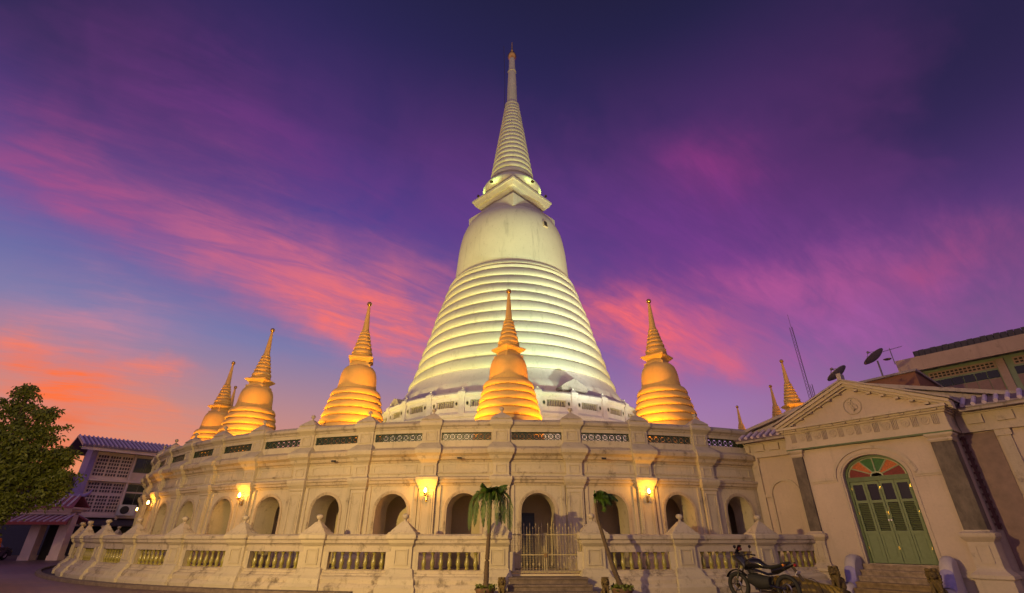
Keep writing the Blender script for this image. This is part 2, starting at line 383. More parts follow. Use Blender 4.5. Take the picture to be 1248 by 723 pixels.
b.lathe([(.06,1.93),(.05,1.97),(.045,2.0),(.07,2.02),(.105,2.06),(.11,2.1),(.095,2.14),(.04,2.17)],14,(0,-RB,0))
b.build('finial','coping',bp0)
for sx in (-1,1):
    b=MB()
    b.add([gp_ for gp_ in [(sx*.33,-(RB+.03),.6),(sx*.52,-(RB+.02),.6),(sx*.52,-(RB+.02),1.1),(sx*.33,-(RB+.03),1.1),(sx*.33,-(RB-.22),.6),(sx*.46,-(RB-.22),.6),(sx*.46,-(RB-.22),1.1),(sx*.33,-(RB-.22),1.1)]],[(0,1,2,3),(4,7,6,5),(1,5,6,2),(0,3,7,4),(0,4,5,1),(3,2,6,7)])
    b.build('jamb','wall',bp0)
first=True
for a in PIERS:
    (bp0 if first else cp(bp0,bal)).rotation_euler=(0,0,R_(a)); first=False
ball=MB().lathe([(.062,.61),(.062,.65),(.045,.665),(.05,.69),(.068,.73),(.075,.78),(.066,.84),(.045,.92),(.034,.97),(.045,.985),(.045,1.0),(.034,1.01),(.05,1.03),(.062,1.045),(.062,1.10)],10)
ball=ball.build('baluster','baluster',bal)
# 7 per bay; nearest 98 as parts
first=True; cnt=0
for k in sorted(NB,key=lambda k:abs(k)):
    if k==0 or k<-11: continue
    for j in range(7):
        a=OFF+6*k+math.degrees((-.80+.80*j/3*1.0)/RB)
        o=ball if first else cp(ball,bal)
        r=RB-.1; o.location=(r*math.sin(R_(a)),-r*math.cos(R_(a)),0); first=False; cnt+=1
# ------------------------------------------------------------------ gate and gate steps
gt=thing('iron_gate','cream painted double iron gate with spear points closing the gap in the balustrade','gate',polar(27.95,OFF),R_(OFF))
hwg=RB*math.sin(R_(3))-.36
for sx in (-1,1):
    b=MB(); x0,x1=(.012,hwg) 
    X=lambda x:x*sx
    def bx(a,c,y0,y1,z0,z1): b.box(min(X(a),X(c)),max(X(a),X(c)),y0,y1,z0,z1)
    bx(x0,x0+.04,-.02,.02,.54,1.62); bx(x1-.04,x1,-.02,.02,.54,1.62)
    for z in (.54,1.0,1.55): bx(x0+.04,x1-.04,-.015,.015,z,z+.035)
    n=11
    for i in range(n):
        x=x0+.04+(x1-x0-.08)*(i+.5)/n; top=1.84 if i%2==0 else 1.74
        b.tube([(X(x),0,.55),(X(x),0,top)],.0085,6); b.stack([(.004,.004,top-.03),(.02,.012,top),(.002,.002,top+.07)],X(x),0)
        if i%2: b.stack([(.006,.006,.7),(.03,.012,.76),(.006,.006,.82)],X(x),0)
    lf=b.build('gate_leaf','iron',gt)
    b=MB()
    for i in range(24): x=x0+.05+(x1-x0-.1)*i/23; b.box(X(x)-.0025,X(x)+.0025,.018,.023,.57,1.55)
    for i in range(20): z=.6+.95*i/20; bx(x0+.04,x1-.04,.024,.028,z,z+.004)
    b.build('wire_mesh','iron',lf)
MB().box(-.05,.05,-.05,-.025,.95,1.05).build('padlock','brass',gt)
MB().tube([(-.09,-.04,1.08),(.09,-.04,1.08)],.012).build('bolt','iron',gt)
st=thing('gate_steps','worn grey stone steps rising to the iron gate','steps',(0,DC,0),R_(OFF))
for i,(r,z) in enumerate(((28.75,.46),(29.1,.31),(29.45,.16))):
    b=MB(); hw=1.12+.06*i; 
    b.box(-hw,hw,-r,-(27.2 if i==0 else r-.40),-.05 if i==0 else -.04-.003*i,z-.045); b.box(-hw-.02,hw+.02,-(r+.03),-(27.2 if i==0 else r-.34),z-.045,z)
    b.build('step','stone',st)
# ------------------------------------------------------------------ wall lamps on the gallery piers
def lamp_proto(label):
    t=thing('wall_lamp',label,'lamp',(0,0,0),0,'gold bracket lamps on the gallery piers')
    b=MB(); b.lathe([(.05,-.02),(.05,.0)],12); 
    pl=MB().box(-.035,.035,-.03,0,-.34,-.14).build('wall_plate','brass',t)
    a=MB(); a.tube([(0,-.03,-.3),(0,-.08,-.33),(.0,-.14,-.28),(.0,-.13,-.2),(0,-.19,-.15),(0,-.22,-.09)],[.014,.016,.014,.012,.014,.012],8)
    for s in (-1,1): a.tube([(0,-.2,-.14),(s*.06,-.21,-.13),(s*.13,-.22,-.08),(s*.16,-.22,-.04),(s*.12,-.22,-.03)],[.012,.012,.011,.01,.008],6)
    a.build('bracket','brass',t)
    MB().lathe([(.03,-.1),(.06,-.07),(.075,-.05),(.07,-.045)],14,(0,-.22,0)).build('drip_cup','brass',t)
    MB().lathe([(.02,-.045),(.035,-.02),(.05,.02),(.045,.06),(.025,.1),(.004,.13)],12,(0,-.22,0)).build('bulb','bulb',t)
    return t
LP=[(-6.9,'lit gold bracket lamp on the pier left of the green palm'),(11.1,'lit gold bracket lamp on the gallery pier right of the leaning palm'),(-24.9,'lit gold bracket lamp fourth from the right, on a pier between two pale shallow arches'),
    (-42.9,'lit gold bracket lamp on the foreshortened left side of the gallery, beside its edge'),(-60.9,'lit gold bracket lamp furthest left, peeping past the edge of the gallery')]
lp0=None
for i,(a,lb) in enumerate(LP):
    t=lamp_proto(lb) if lp0 is None else cp(lp0); lp0=lp0 or t
    t['label']=lb; t.location=polar(RW+.135,a,2.98); t.rotation_euler=(0,0,R_(a))
    light('lamp_glow','POINT',polar(RW+.45,a,3.0),46,(1,.38,.02),size=.05)
# ------------------------------------------------------------------ terrace floor and upper ring
tf=MB().arc([(11.4,4.35),(RW-.29,4.35),(RW-.29,4.5),(11.4,4.5)],-180,180,3,caps=False).build('terrace','stone'); tf.location=(0,DC,0); tag(tf,kind='structure')
RU=11.6
up=thing('upper_terrace_wall','cream ring wall with balustrade openings and oval holes round the foot of the great chedi','wall',(0,DC,0))
b=MB(); b.arc([(RU-.4,4.4),(RU+.15,4.4),(RU+.15,4.9),(RU,5.0),(RU,8.9),(RU+.1,9.0),(RU+.16,9.16),(RU+.1,9.25),(RU,9.35),(RU,9.68),(RU-.4,9.68)],-180,180,3,caps=False)
b.arc([(RU-.4,10.16),(RU+.0,10.16),(RU+.02,10.4),(RU+.14,10.5),(RU+.16,10.62),(RU+.05,10.74),(RU-.4,10.74)],-180,180,3,caps=False)
b.build('wall','drum',up)
b=MB(); n=27; UP=360/27
pstack(b,[(.62,.02,9.6),(.62,.02,10.2)],-.4,RU); pstack(b,[(.22,.14,9.0),(.22,.14,9.55),(.19,.10,9.6),(.19,.10,10.3),(.26,.2,10.45),(.28,.24,10.6),(.26,.2,10.76)],-.3,RU)
b.stack([(.27,.2,10.76),(.14,.1,10.9),(.05,.05,10.98)],0,-(RU-.05)); b.sphere((0,-(RU-.05),11.04),.08,8,6)
u0=b.build('pier','drum',up)
b=MB()
for s in (-.42,.42):
    vs=[];fs=[];m=14
    for j in range(m):
        a=2*PI*j/m
        for r,d in ((1,.045),(.72,.05),(.72,-.01)): vs.append((s+.11*r*math.cos(a),-(RU+d),9.92+.17*r*math.sin(a)))
    for j in range(m):
        q=3*j;p=3*((j+1)%m); fs+=[(q,p,p+1,q+1),(q+1,p+1,p+2,q+2)]
    b.add(vs,fs)
u1=b.build('oval_ring','trim',u0)
b=MB()
for s in (-.42,.42):
    b.add([(s+.08*math.cos(2*PI*j/14),-(RU+.026),9.92+.13*math.sin(2*PI*j/14)) for j in range(14)],[tuple(range(14))])
b.build('oval_hole','dark',u0)
bl=MB()
for j in range(8):
    x=-.66+1.32*j/7
    bl.lathe([(.04,9.66),(.055,9.72),(.05,9.82),(.03,9.98),(.045,10.02),(.05,10.18)],8,(x,-(RU-.2),0))
u2=bl.build('baluster_row','trim',up)
for i in range(n):
    a=9-UP*10+UP*i
    if abs(a)>100: continue
    (u0 if i==0 or not u0.get('used') else cp(u0,up)).rotation_euler=(0,0,R_(a)); u0['used']=1
    (u2 if not u2.get('used') else cp(u2,up)).rotation_euler=(0,0,R_(a+UP/2)); u2['used']=1
ut=MB().arc([(9.5,9.5),(RU-.38,9.5),(RU-.38,9.6),(9.5,9.6)],-180,180,4,caps=False).build('walkway','drum',up)
# ------------------------------------------------------------------ the great chedi
ch=thing('great_chedi','towering white bell shaped chedi with ringed body and long ringed spire, floodlit','chedi',(0,DC,0))
b=MB(); b.lathe([(10.9,9.4),(10.6,10.4),(10.52,11.2),(10.42,11.8),(10.1,12.1),(9.85,12.6),(9.6,12.95),(9.55,13.1),(9.1,13.12)],96)
for i in range(30):
    a=2*PI*i/30; c_,s_=math.cos(a),math.sin(a); 
b.build('drum','drum',ch)
def rings(tab,n,bulge,frac=.5):
    """stack of n convex bands following the (z,r) table"""
    def rad(z):
        for (z0,r0),(z1,r1) in zip(tab,tab[1:]):
            if z<=z1: return r0+(r1-r0)*(z-z0)/(z1-z0)
        return tab[-1][1]
    z0,z1=tab[0][0],tab[-1][0]; out=[]
    h0=1.
    tot=sum(h0*frac**(i/n) for i in range(n)); z=z0
    for i in range(n):
        h=(z1-z0)*frac**(i/n)/tot
        r0,r1=rad(z),rad(z+h)
        for u,w in ((.0,-.7),(.03,.1),(.09,.65),(.2,.97),(.38,1.05),(.58,.85),(.78,.5),(.92,.1),(.98,-.5)):
            out.append((r0+(r1-r0)*u+bulge*w*(h/ ((z1-z0)/n)),z+h*u))
        z+=h
    return out
b=MB(); body=[(9.3,13.05)]+rings([(13.1,9.5),(14.0,9.22),(15.8,8.72),(18.15,8.05),(21.07,7.32),(23.7,6.55)],10,.17,.78)+[(6.4,23.7),(6.55,23.8),(6.57,24.0),(6.38,24.12),(6.3,24.2),(6.38,24.35),(6.3,24.55),(6.0,24.6)]
b.lathe(body,112); b.v=[(x*(1+.004*math.sin(5*math.atan2(y,x)+z*1.7)+.002*math.sin(13*math.atan2(y,x)-z)),y*(1+.004*math.sin(5*math.atan2(y,x)+z*1.7)),z+.03*math.sin(4*math.atan2(y,x)+z)) for x,y,z in b.v]; b.build('ringed_body','chedi',ch,ang=35)
b=MB().lathe([(6.0,24.5),(6.02,24.7),(5.96,25.6),(5.86,27.0),(5.75,28.5),(5.6,29.6),(5.42,30.5),(5.15,31.25),(4.85,31.85),(4.35,32.4),(3.7,32.85),(2.9,33.15)],96)
b.build('bell','chedi',ch)
b=MB(); q=math.sqrt(2)
def dia(b,secs): # half-diagonal, z ; corner towards the camera
    b.stack([(h/q,h/q,z) for h,z in secs],0,0,n=4,rot=0) if False else None
    vs=[];fs=[]
    for h,z in secs: vs+=[(0,-h,z),(h,0,z),(0,h,z),(-h,0,z)]
    for j in range(len(secs)-1):
        for i in range(4): a=j*4+i;c=j*4+(i+1)%4; fs.append((a,c,c+4,a+4))
    fs.append((3,2,1,0)); m=(len(secs)-1)*4; fs.append((m,m+1,m+2,m+3)); b.add(vs,fs)
dia(b,[(4.84,32.1),(4.84,33.7),(4.4,33.95),(3.5,34.0),(3.3,34.5),(3.5,34.9),(3.75,35.0),(3.95,35.35),(4.2,35.4),(4.5,35.85),(4.62,35.9),(4.62,36.15),(4.3,36.25),(2,36.3)])
hk=b.build('harmika','chedi',ch); hk.rotation_euler=(0,0,R_(1.5))
b=MB().lathe([(2.6,36.2),(2.7,36.6),(3.1,36.75),(3.35,37.1),(3.4,37.4),(3.25,37.75),(2.9,38.0),(2.6,38.1),(2.5,38.6)]+rings([(38.6,2.52),(45.65,1.60),(51.4,.86)],18,.11,.62)+[(.88,51.5),(.94,51.7),(.86,51.9),(.68,52.0),(.58,56),(.5,58.1),(.58,58.15),(.56,58.3),(.46,58.4),(.38,60.8)],56)
b.build('spire','chedi',ch)
b=MB().lathe([(.38,60.8),(.55,61.1),(.62,61.4),(.5,61.8),(.3,62.0),(.22,62.2),(.26,62.4),(.1,62.8),(.05,64.4)],20)
b.build('finial','gold',ch)
MB().tube([(-1.0,0,46),(-.95,0,56),(-1.15,-.1,63.5)],.03,5).build('lightning_rod','blackiron',ch)
# small bricked-up window on the bell
a=R_(37); r=5.36
w=MB(); pts=[(-.27,-.4)]+[(-.27*math.cos(PI*i/8),.15+.27*math.sin(PI*i/8)) for i in range(9)]+[(.27,-.4)]
w.prism(pts,lambda x,z,d:(x,-d,z),-.5,.3)
wf=w.build('window','trim',ch); wf.location=(r*math.sin(a),-r*math.cos(a),29.9); wf.rotation_euler=(R_(-9),0,a)
w=MB().prism([(x*.7,z*.75) for x,z in pts],lambda x,z,d:(x,-d,z),.28,.32).build('pane','dark',wf)
# pale broken shrine on the drum, front right
nb=thing('drum_shrine','small broken white shrine niche standing on the drum at right','shrine',polar(10.75,24,9.55),R_(24))
b=MB(); b.box(-.9,.9,-.35,1.2,.0,1.2); b.box(-1.0,1.0,-.45,1.2,1.2,1.35); b.box(-1.1,1.1,-.55,1.2,1.5,1.7); b.box(-.95,.95,-.4,1.2,1.35,1.5); b.build('body','grime',nb)
b=MB().prism([(-1.15,1.7),(1.15,1.7),(1.0,1.85),(0,2.4),(-1.0,1.85)],lambda x,z,d:(x,d,z),-.6,1.2).build('gable','grime',nb)
nb=thing('drum_shrine','small broken white shrine niche standing on the drum at far left','shrine',polar(10.9,-57,9.55),R_(-57))
b=MB(); b.box(-.9,.9,-.35,1.2,.0,1.2); b.box(-1.0,1.0,-.45,1.2,1.2,1.35); b.build('body','grime',nb)
b=MB().prism([(-1.1,1.35),(1.1,1.35),(.7,1.8),(0,2.0),(-.8,1.7)],lambda x,z,d:(x,d,z),-.5,1.2).build('gable','grime',nb)
# ------------------------------------------------------------------ small chedis on the terrace
def small_chedi():
    t=thing('small_chedi','x','chedi',(0,0,0),0,'small golden lit chedis on the gallery terrace')
    b=MB(); b.lathe([(1.95,4.45),(1.95,4.75),(1.8,4.85),(1.75,5.1),(1.6,5.2),(1.52,5.6),(1.45,5.75)],8,smooth=False); b.build('base','small',t)
    b=MB(); b.lathe([(1.47,5.65)]+rings([(5.7,1.55),(6.1,1.45),(7.8,1.06)],6,.065,.8)+[(.9,7.8)],48); b.build('ringed_body','small',t,ang=35)
    b=MB(); b.lathe([(.92,7.76),(.94,7.83),(.89,8.1),(.87,8.4),(.83,8.65),(.76,8.85),(.64,8.99),(.5,9.07),(.3,9.1)],40); b.build('bell','small',t)
    b=MB()
    b.stack([(.49,.49,8.86),(.49,.49,9.10),(.40,.40,9.13),(.39,.39,9.22),(.43,.43,9.26),(.56,.56,9.38),(.58,.58,9.40),(.58,.58,9.46),(.45,.45,9.52)]); b.build('harmika','small',t)
    b=MB(); b.lathe([(.40,9.5),(.46,9.54),(.52,9.6),(.48,9.68)]+rings([(9.68,.47),(10.3,.33),(10.96,.19)],6,.045,.6)+[(.17,10.96),(.19,11.0),(.165,11.05),(.06,12.45)],24); b.build('spire','small',t)
    MB().sphere((0,0,12.55),.13,14,10).build('finial','gold',t)
    return t
SC=[(-.4,23.2,'golden lit small chedi directly in front of the great chedi'),(-19.2,23.0,'golden lit small chedi next left of the great chedi, standing alone against the sky'),(18.0,23.2,'golden lit small chedi next right of the great chedi, standing alone against pink cloud'),
    (-38.3,23.1,'golden lit small chedi in front in the cluster of three at the left'),(-58.6,23.2,'golden lit small chedi at the outer left edge of the cluster of three'),(-75.5,23.6,'golden lit small chedi mostly hidden, its thin spire between two nearer ones at left'),
    (56.6,22.7,'golden lit small chedi spire rising tallest over the annex roof at right'),(73.7,22.1,'golden lit small chedi spire second tallest over the annex roof'),(91.9,21.4,'golden lit small chedi spire lowest, just above the end of the parapet at right')]
c0=None
for a,rr_,lb in SC:
    t=small_chedi() if c0 is None else cp(c0); c0=c0 or t
    t['label']=lb; t.location=polar(rr_,a); t.rotation_euler=(0,0,R_(a*.9+32) if abs(a)>1 else R_(40))
# floodlights on the terrace (bodies are real, behind the parapet)
def flood(loc,target,energy,col,spot,lb,soft=.12,blend=.6):
    t=thing('floodlight',lb,'floodlight',loc,0,'floodlights on the terrace')
    d=(Vector(target)-Vector(loc)).normalized(); q=d.to_track_quat('-Z','Y'); 
    b=MB(); b.box(-.16,.16,-.12,.12,.0,.12); o=b.build('housing','blackiron',t); o.rotation_mode='QUATERNION'; o.rotation_quaternion=q
    o2=MB().box(-.14,.14,-.10,.10,-.012,-.004).build('lens','flood',t); o2.rotation_mode='QUATERNION'; o2.rotation_quaternion=q
    MB().box(-.18,.18,-.02,.02,-.22,-.16).build('stand','blackiron',t)
    light('flood_beam','SPOT',Vector(loc)+d*.06,energy,col,size=soft,target=target,spot=spot,blend=blend)
for a,rr_,lb in SC:
    for s in (-1,1):
        p=polar(25.1,a+s*7.5,4.75)
        flood(p,polar(rr_,a,9.6),1550,(1,.37,.012),84,'small black floodlight behind the parapet, aimed at the nearest chedi')
GB='large black floodlight on the terrace, aimed up at the great chedi'
for a,r,e,col,z in ((-66,21,4800,(1,.76,.18),19),(-47,21,4600,(1,.80,.22),19),(-28.5,21,4400,(1,.88,.32),19.5),(-9.8,21,3600,(.62,1,.42),19),(8.8,21,6000,(.55,1,.52),20),(27,21,14000,(.82,1,.74),21),(46,21,5000,(1,.98,.55),19.5),(66,21,3800,(1,.80,.30),19)):
    flood(polar(r,a,4.8),polar(7.0,a,z),e,col,47,GB,blend=.95)
for a,e,col in ((-60,2000,(1,.80,.22)),(-24,2000,(1,.78,.26)),(14,1500,(1,.72,.38)),(40,1500,(1,.70,.42))):
    flood(polar(21.6,a,4.8),polar(11,a,10.5),e,col,110,'small floodlight on the terrace aimed at the ring wall below the great chedi')
for a,e in ((-30,11500),(30,11500)):
    flood(polar(24.4,a,4.9),polar(2,a,42),e,(.98,.92,.30),34,GB)
for a in (-80,-35,35,80):
    flood(polar(3.9,a,36.55),polar(1.9,a,41),60,(.6,1,.22),120,'small floodlight on the square top of the bell',.1)
# ------------------------------------------------------------------ cctv cameras on the frieze
for a,lb in ((-15.2,'small dark security camera on the frieze above the third arch left of the gate'),(-4.2,'small dark security camera on the frieze right of the lamp left of the palm'),(7.6,'small dark security camera on the frieze between gate arch and right lamp')):
    t=thing('security_camera',lb,'camera',polar(RW+.3,a,4.12),R_(a),'security cameras on the gallery frieze')
    MB().box(-.11,.05,-.1,-.03,-.03,.03).build('housing','dark',t); MB().box(-.01,.02,-.06,.3,-.0,.02).build('arm','steel',t)
    MB().lathe([(.025,0),(.025,.02)],10).build('lens','steel',t).location=(-.1,-.07,.03)
# ------------------------------------------------------------------ annex hall with portico
AX=thing('annex_hall','cream hall at right with a pedimented portico, grey marble pilasters and a green door','building',(11.87,16.58,0),R_(-52.6))
def fx(x,z,d): return (x,d,z)      # facade plane: d = depth inwards
def facade(b,x0,x1,z0,z1,cx,hw,zd,zs,rise,d0,d1,n=18):
    arch=[(cx-hw,zd)]+[(cx-hw*math.cos(PI*i/n),zs+rise*math.sin(PI*i/n)) for i in range(n+1)]+[(cx+hw,zd)]
    b.add([(x0,d0,z0),(cx-hw,d0,z0),(cx-hw,d0,z1),(x0,d0,z1)],[(0,1,2,3)]); b.add([(cx+hw,d0,z0),(x1,d0,z0),(x1,d0,z1),(cx+hw,d0,z1)],[(0,1,2,3)])
    b.add([(cx-hw,d0,z0),(cx+hw,d0,z0),(cx+hw,d0,zd),(cx-hw,d0,zd)],[(0,1,2,3)])
    for i in range(n):
        p,q=arch[1+i],arch[2+i]; b.add([(p[0],d0,p[1]),(q[0],d0,q[1]),(q[0],d0,z1),(p[0],d0,z1)],[(0,1,2,3)])
    for p,q in zip(arch,arch[1:]): b.add([(p[0],d0,p[1]),(q[0],d0,q[1]),(q[0],d1,q[1]),(p[0],d1,p[1])],[(0,1,2,3)])
    return arch
def archband(b,cx,hw,zs,rise,t,zf,d0,d1,n=22,leg=True):
    o=[(cx-hw*math.cos(PI*i/n),zs+rise*math.sin(PI*i/n)) for i in range(n+1)]
    p=[(cx-(hw+t)*math.cos(PI*i/n),zs+(rise+t)*math.sin(PI*i/n)) for i in range(n+1)]
    if leg: o=[(cx-hw,zf)]+o+[(cx+hw,zf)]; p=[(cx-hw-t,zf)]+p+[(cx+hw+t,zf)]
    for i in range(len(o)-1):
        P=[(a,d0,z) for a,z in (o[i],o[i+1],p[i+1],p[i])]+[(a,d1,z) for a,z in (o[i],o[i+1],p[i+1],p[i])]
        b.add(P,[(0,1,2,3),(4,7,6,5),(0,4,5,1),(2,6,7,3),(1,5,6,2),(0,3,7,4)])
W=MB()
DX,DHW,DZ,DS,DR=-.04,.92,.76,3.28,.68
facade(W,-2.38,2.24,-.1,5.0,DX,DHW,DZ,DS,DR,0,.35)
W.box(-2.38,-2.18,.0,1.0,-.1,5.0); W.box(2.04,2.24,.0,1.0,-.1,5.0)      # returns
W.box(-5.2,9,.98,1.25,-.1,5.0); W.box(-5.0,9,1.25,12,-.1,5.0)
W.build('wall','annex',AX)
T=MB()
def ledge(x0,x1,y,z0,z1,p,y2=None): T.box(x0,x1,y-p,(y2 if y2 is not None else y+.03),z0,z1)
# base mouldings
for x0,x1,y,r in ((-2.38,-1.2,0,0),(1.12,2.24,0,0),(-5.0,-2.38,.98,0),(2.24,9,.98,0)):
    T.box(x0,x1,y-.10,y+.05,-.05,.48); T.box(x0,x1,y-.15,y+.05,.48,.56); T.box(x0,x1,y-.07,y+.05,.56,.64)
T.box(2.2,2.34,-.1,.9,-.05,.48);T.box(2.2,2.39,-.15,.9,.48,.56);T.box(2.2,2.31,-.07,.9,.56,.64)
archband(T,DX,DHW+.05,DS,DR+.05,.05,DZ,-.03,.02); archband(T,DX,DHW+.19,DS,DR+.19,.07,DS-.02,-.05,.02,leg=False); archband(T,DX,DHW+.26,DS,DR+.26,.03,DS-.02,-.025,.02,leg=False)
for x0,x1 in ((-1.95,DX-DHW-.19),(DX+DHW+.19,1.80)): T.box(x0,x1,-.05,.02,DS-.04,DS+.05); T.box(x0,x1,-.025,.02,DS-.1,DS-.04)
# entablature over the portico, wrapping round its right side
for z0,z1,p in ((4.38,4.46,.20),(4.46,4.56,.16),(4.56,4.93,.13),(4.93,4.99,.22),(4.99,5.05,.30),(5.05,5.13,.42)):
    T.box(-2.42-p*.5,2.28+p*.5,-p,.03,z0,z1); T.box(2.2,2.28+p*.5+.001,.03,.99,z0,z1); T.box(-2.42-p*.5-.001,-2.3,.03,.99,z0,z1)
    T.box(2.3+p*.5,9,.98-p*.8,1.0,z0,z1); T.box(-5.0,-2.43-p*.5,.98-p*.8,1.0,z0,z1)
# dentils / mutules
x=-2.5
while x<2.5: T.box(x,x+.12,-.36,-.1,4.985,5.04) ; x+=.42
for s in range(15): T.box(2.75+s*.42,2.87+s*.42,.70,.9,4.985,5.04)
# frieze reliefs: fluted strips and round scroll emblems
x=-2.25
while x<2.2:
    for j in range(4): T.box(x+j*.045,x+j*.045+.022,-.175,-.12,4.6,4.9)
    if x+.42<2.2:
        bq=MB().torus((x+.36,-.14,4.75),.11,.022,'y',14,5); T.add(bq.v,bq.f,True); bq=MB().torus((x+.33,-.14,4.72),.04,.022,'y',10,5); T.add(bq.v,bq.f,True); bq=MB().torus((x+.39,-.14,4.79),.035,.022,'y',10,5); T.add(bq.v,bq.f,True)
    x+=.53
for xx in (-4.6,-4.0,-3.4,-2.9,2.8,3.5,4.2,4.9,5.6):
    T.box(xx-.2,xx+.2,.80,.88,4.62,4.88)
# plain wall pilasters and blind arches on the set-back wings
for xx in (-4.35,3.3,4.6,5.9):
    T.box(xx-.14,xx+.14,.90,1.0,.64,4.2); T.box(xx-.18,xx+.18,.86,1.0,4.2,4.38); T.box(xx-.2,xx+.2,.84,1.0,.3,.64)
for xx in (-3.42,3.95,5.25):
    archband(T,xx,.50,2.95,.50,.09,.7,.91,1.0); T.box(xx-.78,xx-.50,.90,1.0,2.90,3.0); T.box(xx+.50,xx+.78,.90,1.0,2.90,3.0)
T.build('moulding','annextrim',AX)
# green painted fillet under the entablature
MB().box(-2.5,2.38,-.205,.03,4.335,4.378).build('fillet','greentrim',AX)
# marble pilasters: shaft on panelled pedestal
for lbx,x0,x1 in ((0,-2.42,-2.06),(1,1.74,2.26)):
    b=MB(); b.box(x0,x1,-.10,.4 if lbx else .2,1.66,4.12); p=b.build('pilaster','marble',AX)
    cx=(x0+x1)/2; hw=(x1-x0)/2
    def pc(b,secs,back=.4):
        vs=[];fs=[]
        for e,z in secs: vs+=[(cx-hw-e,-.10-e,z),(cx+hw+e,-.10-e,z),(cx+hw+e,back,z),(cx-hw-e,back,z)]
        for j in range(len(secs)-1):
            for i in range(4): a=j*4+i;c=j*4+(i+1)%4; fs.append((a,c,c+4,a+4))
        fs.append((3,2,1,0)); m=(len(secs)-1)*4; fs.append((m,m+1,m+2,m+3)); b.add(vs,fs)
    b=MB(); pc(b,[(.14,-.05),(.14,.46),(.18,.50),(.18,.58),(.08,.66),(.04,.72),(.03,.78),(.03,1.38),(.06,1.42),(.12,1.5),(.13,1.54),(.13,1.60),(.04,1.64),(.03,1.68)],.5 if lbx else .3)
    e=.03; b.box(cx-hw*.6,cx-hw*.6+.03,-.155,-.12,.85,1.32); b.box(cx+hw*.6-.03,cx+hw*.6,-.155,-.12,.85,1.32); b.box(cx-hw*.6+.03,cx+hw*.6-.03,-.155,-.12,.85,.88); b.box(cx-hw*.6+.03,cx+hw*.6-.03,-.155,-.12,1.29,1.32)
    b.build('pedestal','annextrim',p)
    b=MB(); pc(b,[(.02,4.1),(.05,4.15),(.05,4.18),(.02,4.2),(.09,4.28),(.10,4.335)]); b.build('capital','annextrim',p)
# conduit with cable brackets beside the right pilaster
b=MB(); b.box(2.30,2.38,.93,.978,1.7,4.3)
for i in range(13): b.box(2.27,2.42,.9,.935,1.8+i*.2,1.86+i*.2)
b.build('cable_tray',plain('dark copper tray',(.10,.04,.04),.5,.3),AX)
MB().box(2.40,3.1,.955,.979,.66,4.36).build('recess_panel',plain('dull plum panel',(.20,.12,.11),.6,0,.25,3),AX)  # thin flat panel, darker and redder than the wall behind it
# pediment
PE=MB(); ey,ex,az=5.13,2.62,6.30
PE.prism([(-ex+.15,ey),(ex-.15,ey),(0,az-.06)],fx,-.10,.6); PE.build('pediment','annex',AX)
PT=MB()
for s in (-1,1):
    for o0,o1,dp in ((.0,.10,-.44),(-.09,.0,-.34),(-.15,-.09,-.22)):
        P=[(s*ex,ey+o0),(0,az+o0),(0,az+o1),(s*(ex),ey+o1)]
        PT.prism(P if s<0 else P[::-1],fx,dp,.1)
    for i in range(7):
        u=(i+.6)/7.4; xx=s*ex*(1-u); zz=ey+(az-ey)*u-.17
        if zz>ey+.03: PT.box(xx-.06,xx+.06,-.32,-.09,zz-.02,zz+.03)
for s in range(6): pass
PT.torus((0,-.12,5.56),.27,.022,'y',28,6)
bq=MB().torus((-.04,-.11,5.66),.07,.022,'y',14,5); PT.add(bq.v,bq.f,True)
bq=MB().torus((.05,-.11,5.52),.09,.024,'y',14,5); PT.add(bq.v,bq.f,True)
PT.tube([(.0,-.11,5.34),(.06,-.12,5.45),(-.05,-.12,5.6),(.02,-.12,5.76)],[.03,.035,.03,.015],6)
PT.build('pediment_moulding','annextrim',AX)
# roofs: portico gable, main gable with weathered verge, tiled skirt roofs
RO=MB()
for s in (-1,1):
    P=[(s*(ex+.06),ey+.10),(0,az+.10),(0,az+.16),(s*(ex+.06),ey+.16)]
    RO.prism(P if s<0 else P[::-1],fx,-.50,.8)
RO.box(-.07,.07,-.52,-.2,az+.1,az+.34)
mr=[(-4.85,5.34),(0,6.46),(4.3,5.14)]
RO.prism([(-4.75,5.10),(4.15,5.10),(4.15,5.14),(0,6.44),(-4.75,5.30)],fx,.96,1.2)
for p,q in ((mr[0],mr[1]),(mr[1],mr[2])):
    RO.prism([p,q,(q[0],q[1]+.13),(p[0],p[1]+.11)],fx,.82,1.3)
RO.build('roof_verge','grime',AX)
RT=MB(); RT.prism([(-4.7,5.2),(4.1,5.12),(0,6.44)],fx,1.21,12); RT.build('roof','tile',AX)
def tiles(b1,b2,x0,x1,y0,z0,y1,z1,pitch=.20,r=.055):
    b1.add([(x0,y0,z0),(x1,y0,z0),(x1,y1,z1),(x0,y1,z1),(x0,y0,z0-.05),(x1,y0,z0-.05),(x1,y1,z1-.05),(x0,y1,z1-.05)],[(0,1,2,3),(7,6,5,4),(0,4,5,1),(1,5,6,2),(2,6,7,3),(3,7,4,0)])
    x=x0+pitch/2
    while x<x1:
        b2.tube([(x,y0-.03,z0+.02),(x,(y0+y1)/2,(z0+z1)/2+.02),(x,y1,z1+.02)],r,7); x+=pitch
for x0,x1 in ((-4.9,-2.62),(2.60,4.2)):
    a,b=MB(),MB(); tiles(a,b,x0,x1,.42,5.10,.97,5.40,.26,.06)
    t=a.build('skirt_roof','tile',AX); b.build('cover_tiles','tilelight',t)
    fb=MB(); fb.box(x0,x1,.46,.52,4.96,5.045); fb.build('eave_board','grime',t)
MB().box(4.25,9,.6,1.4,5.14,5.34).build('parapet','grime',AX)
# main block roof seen right of the verge
a,b=MB(),MB(); 
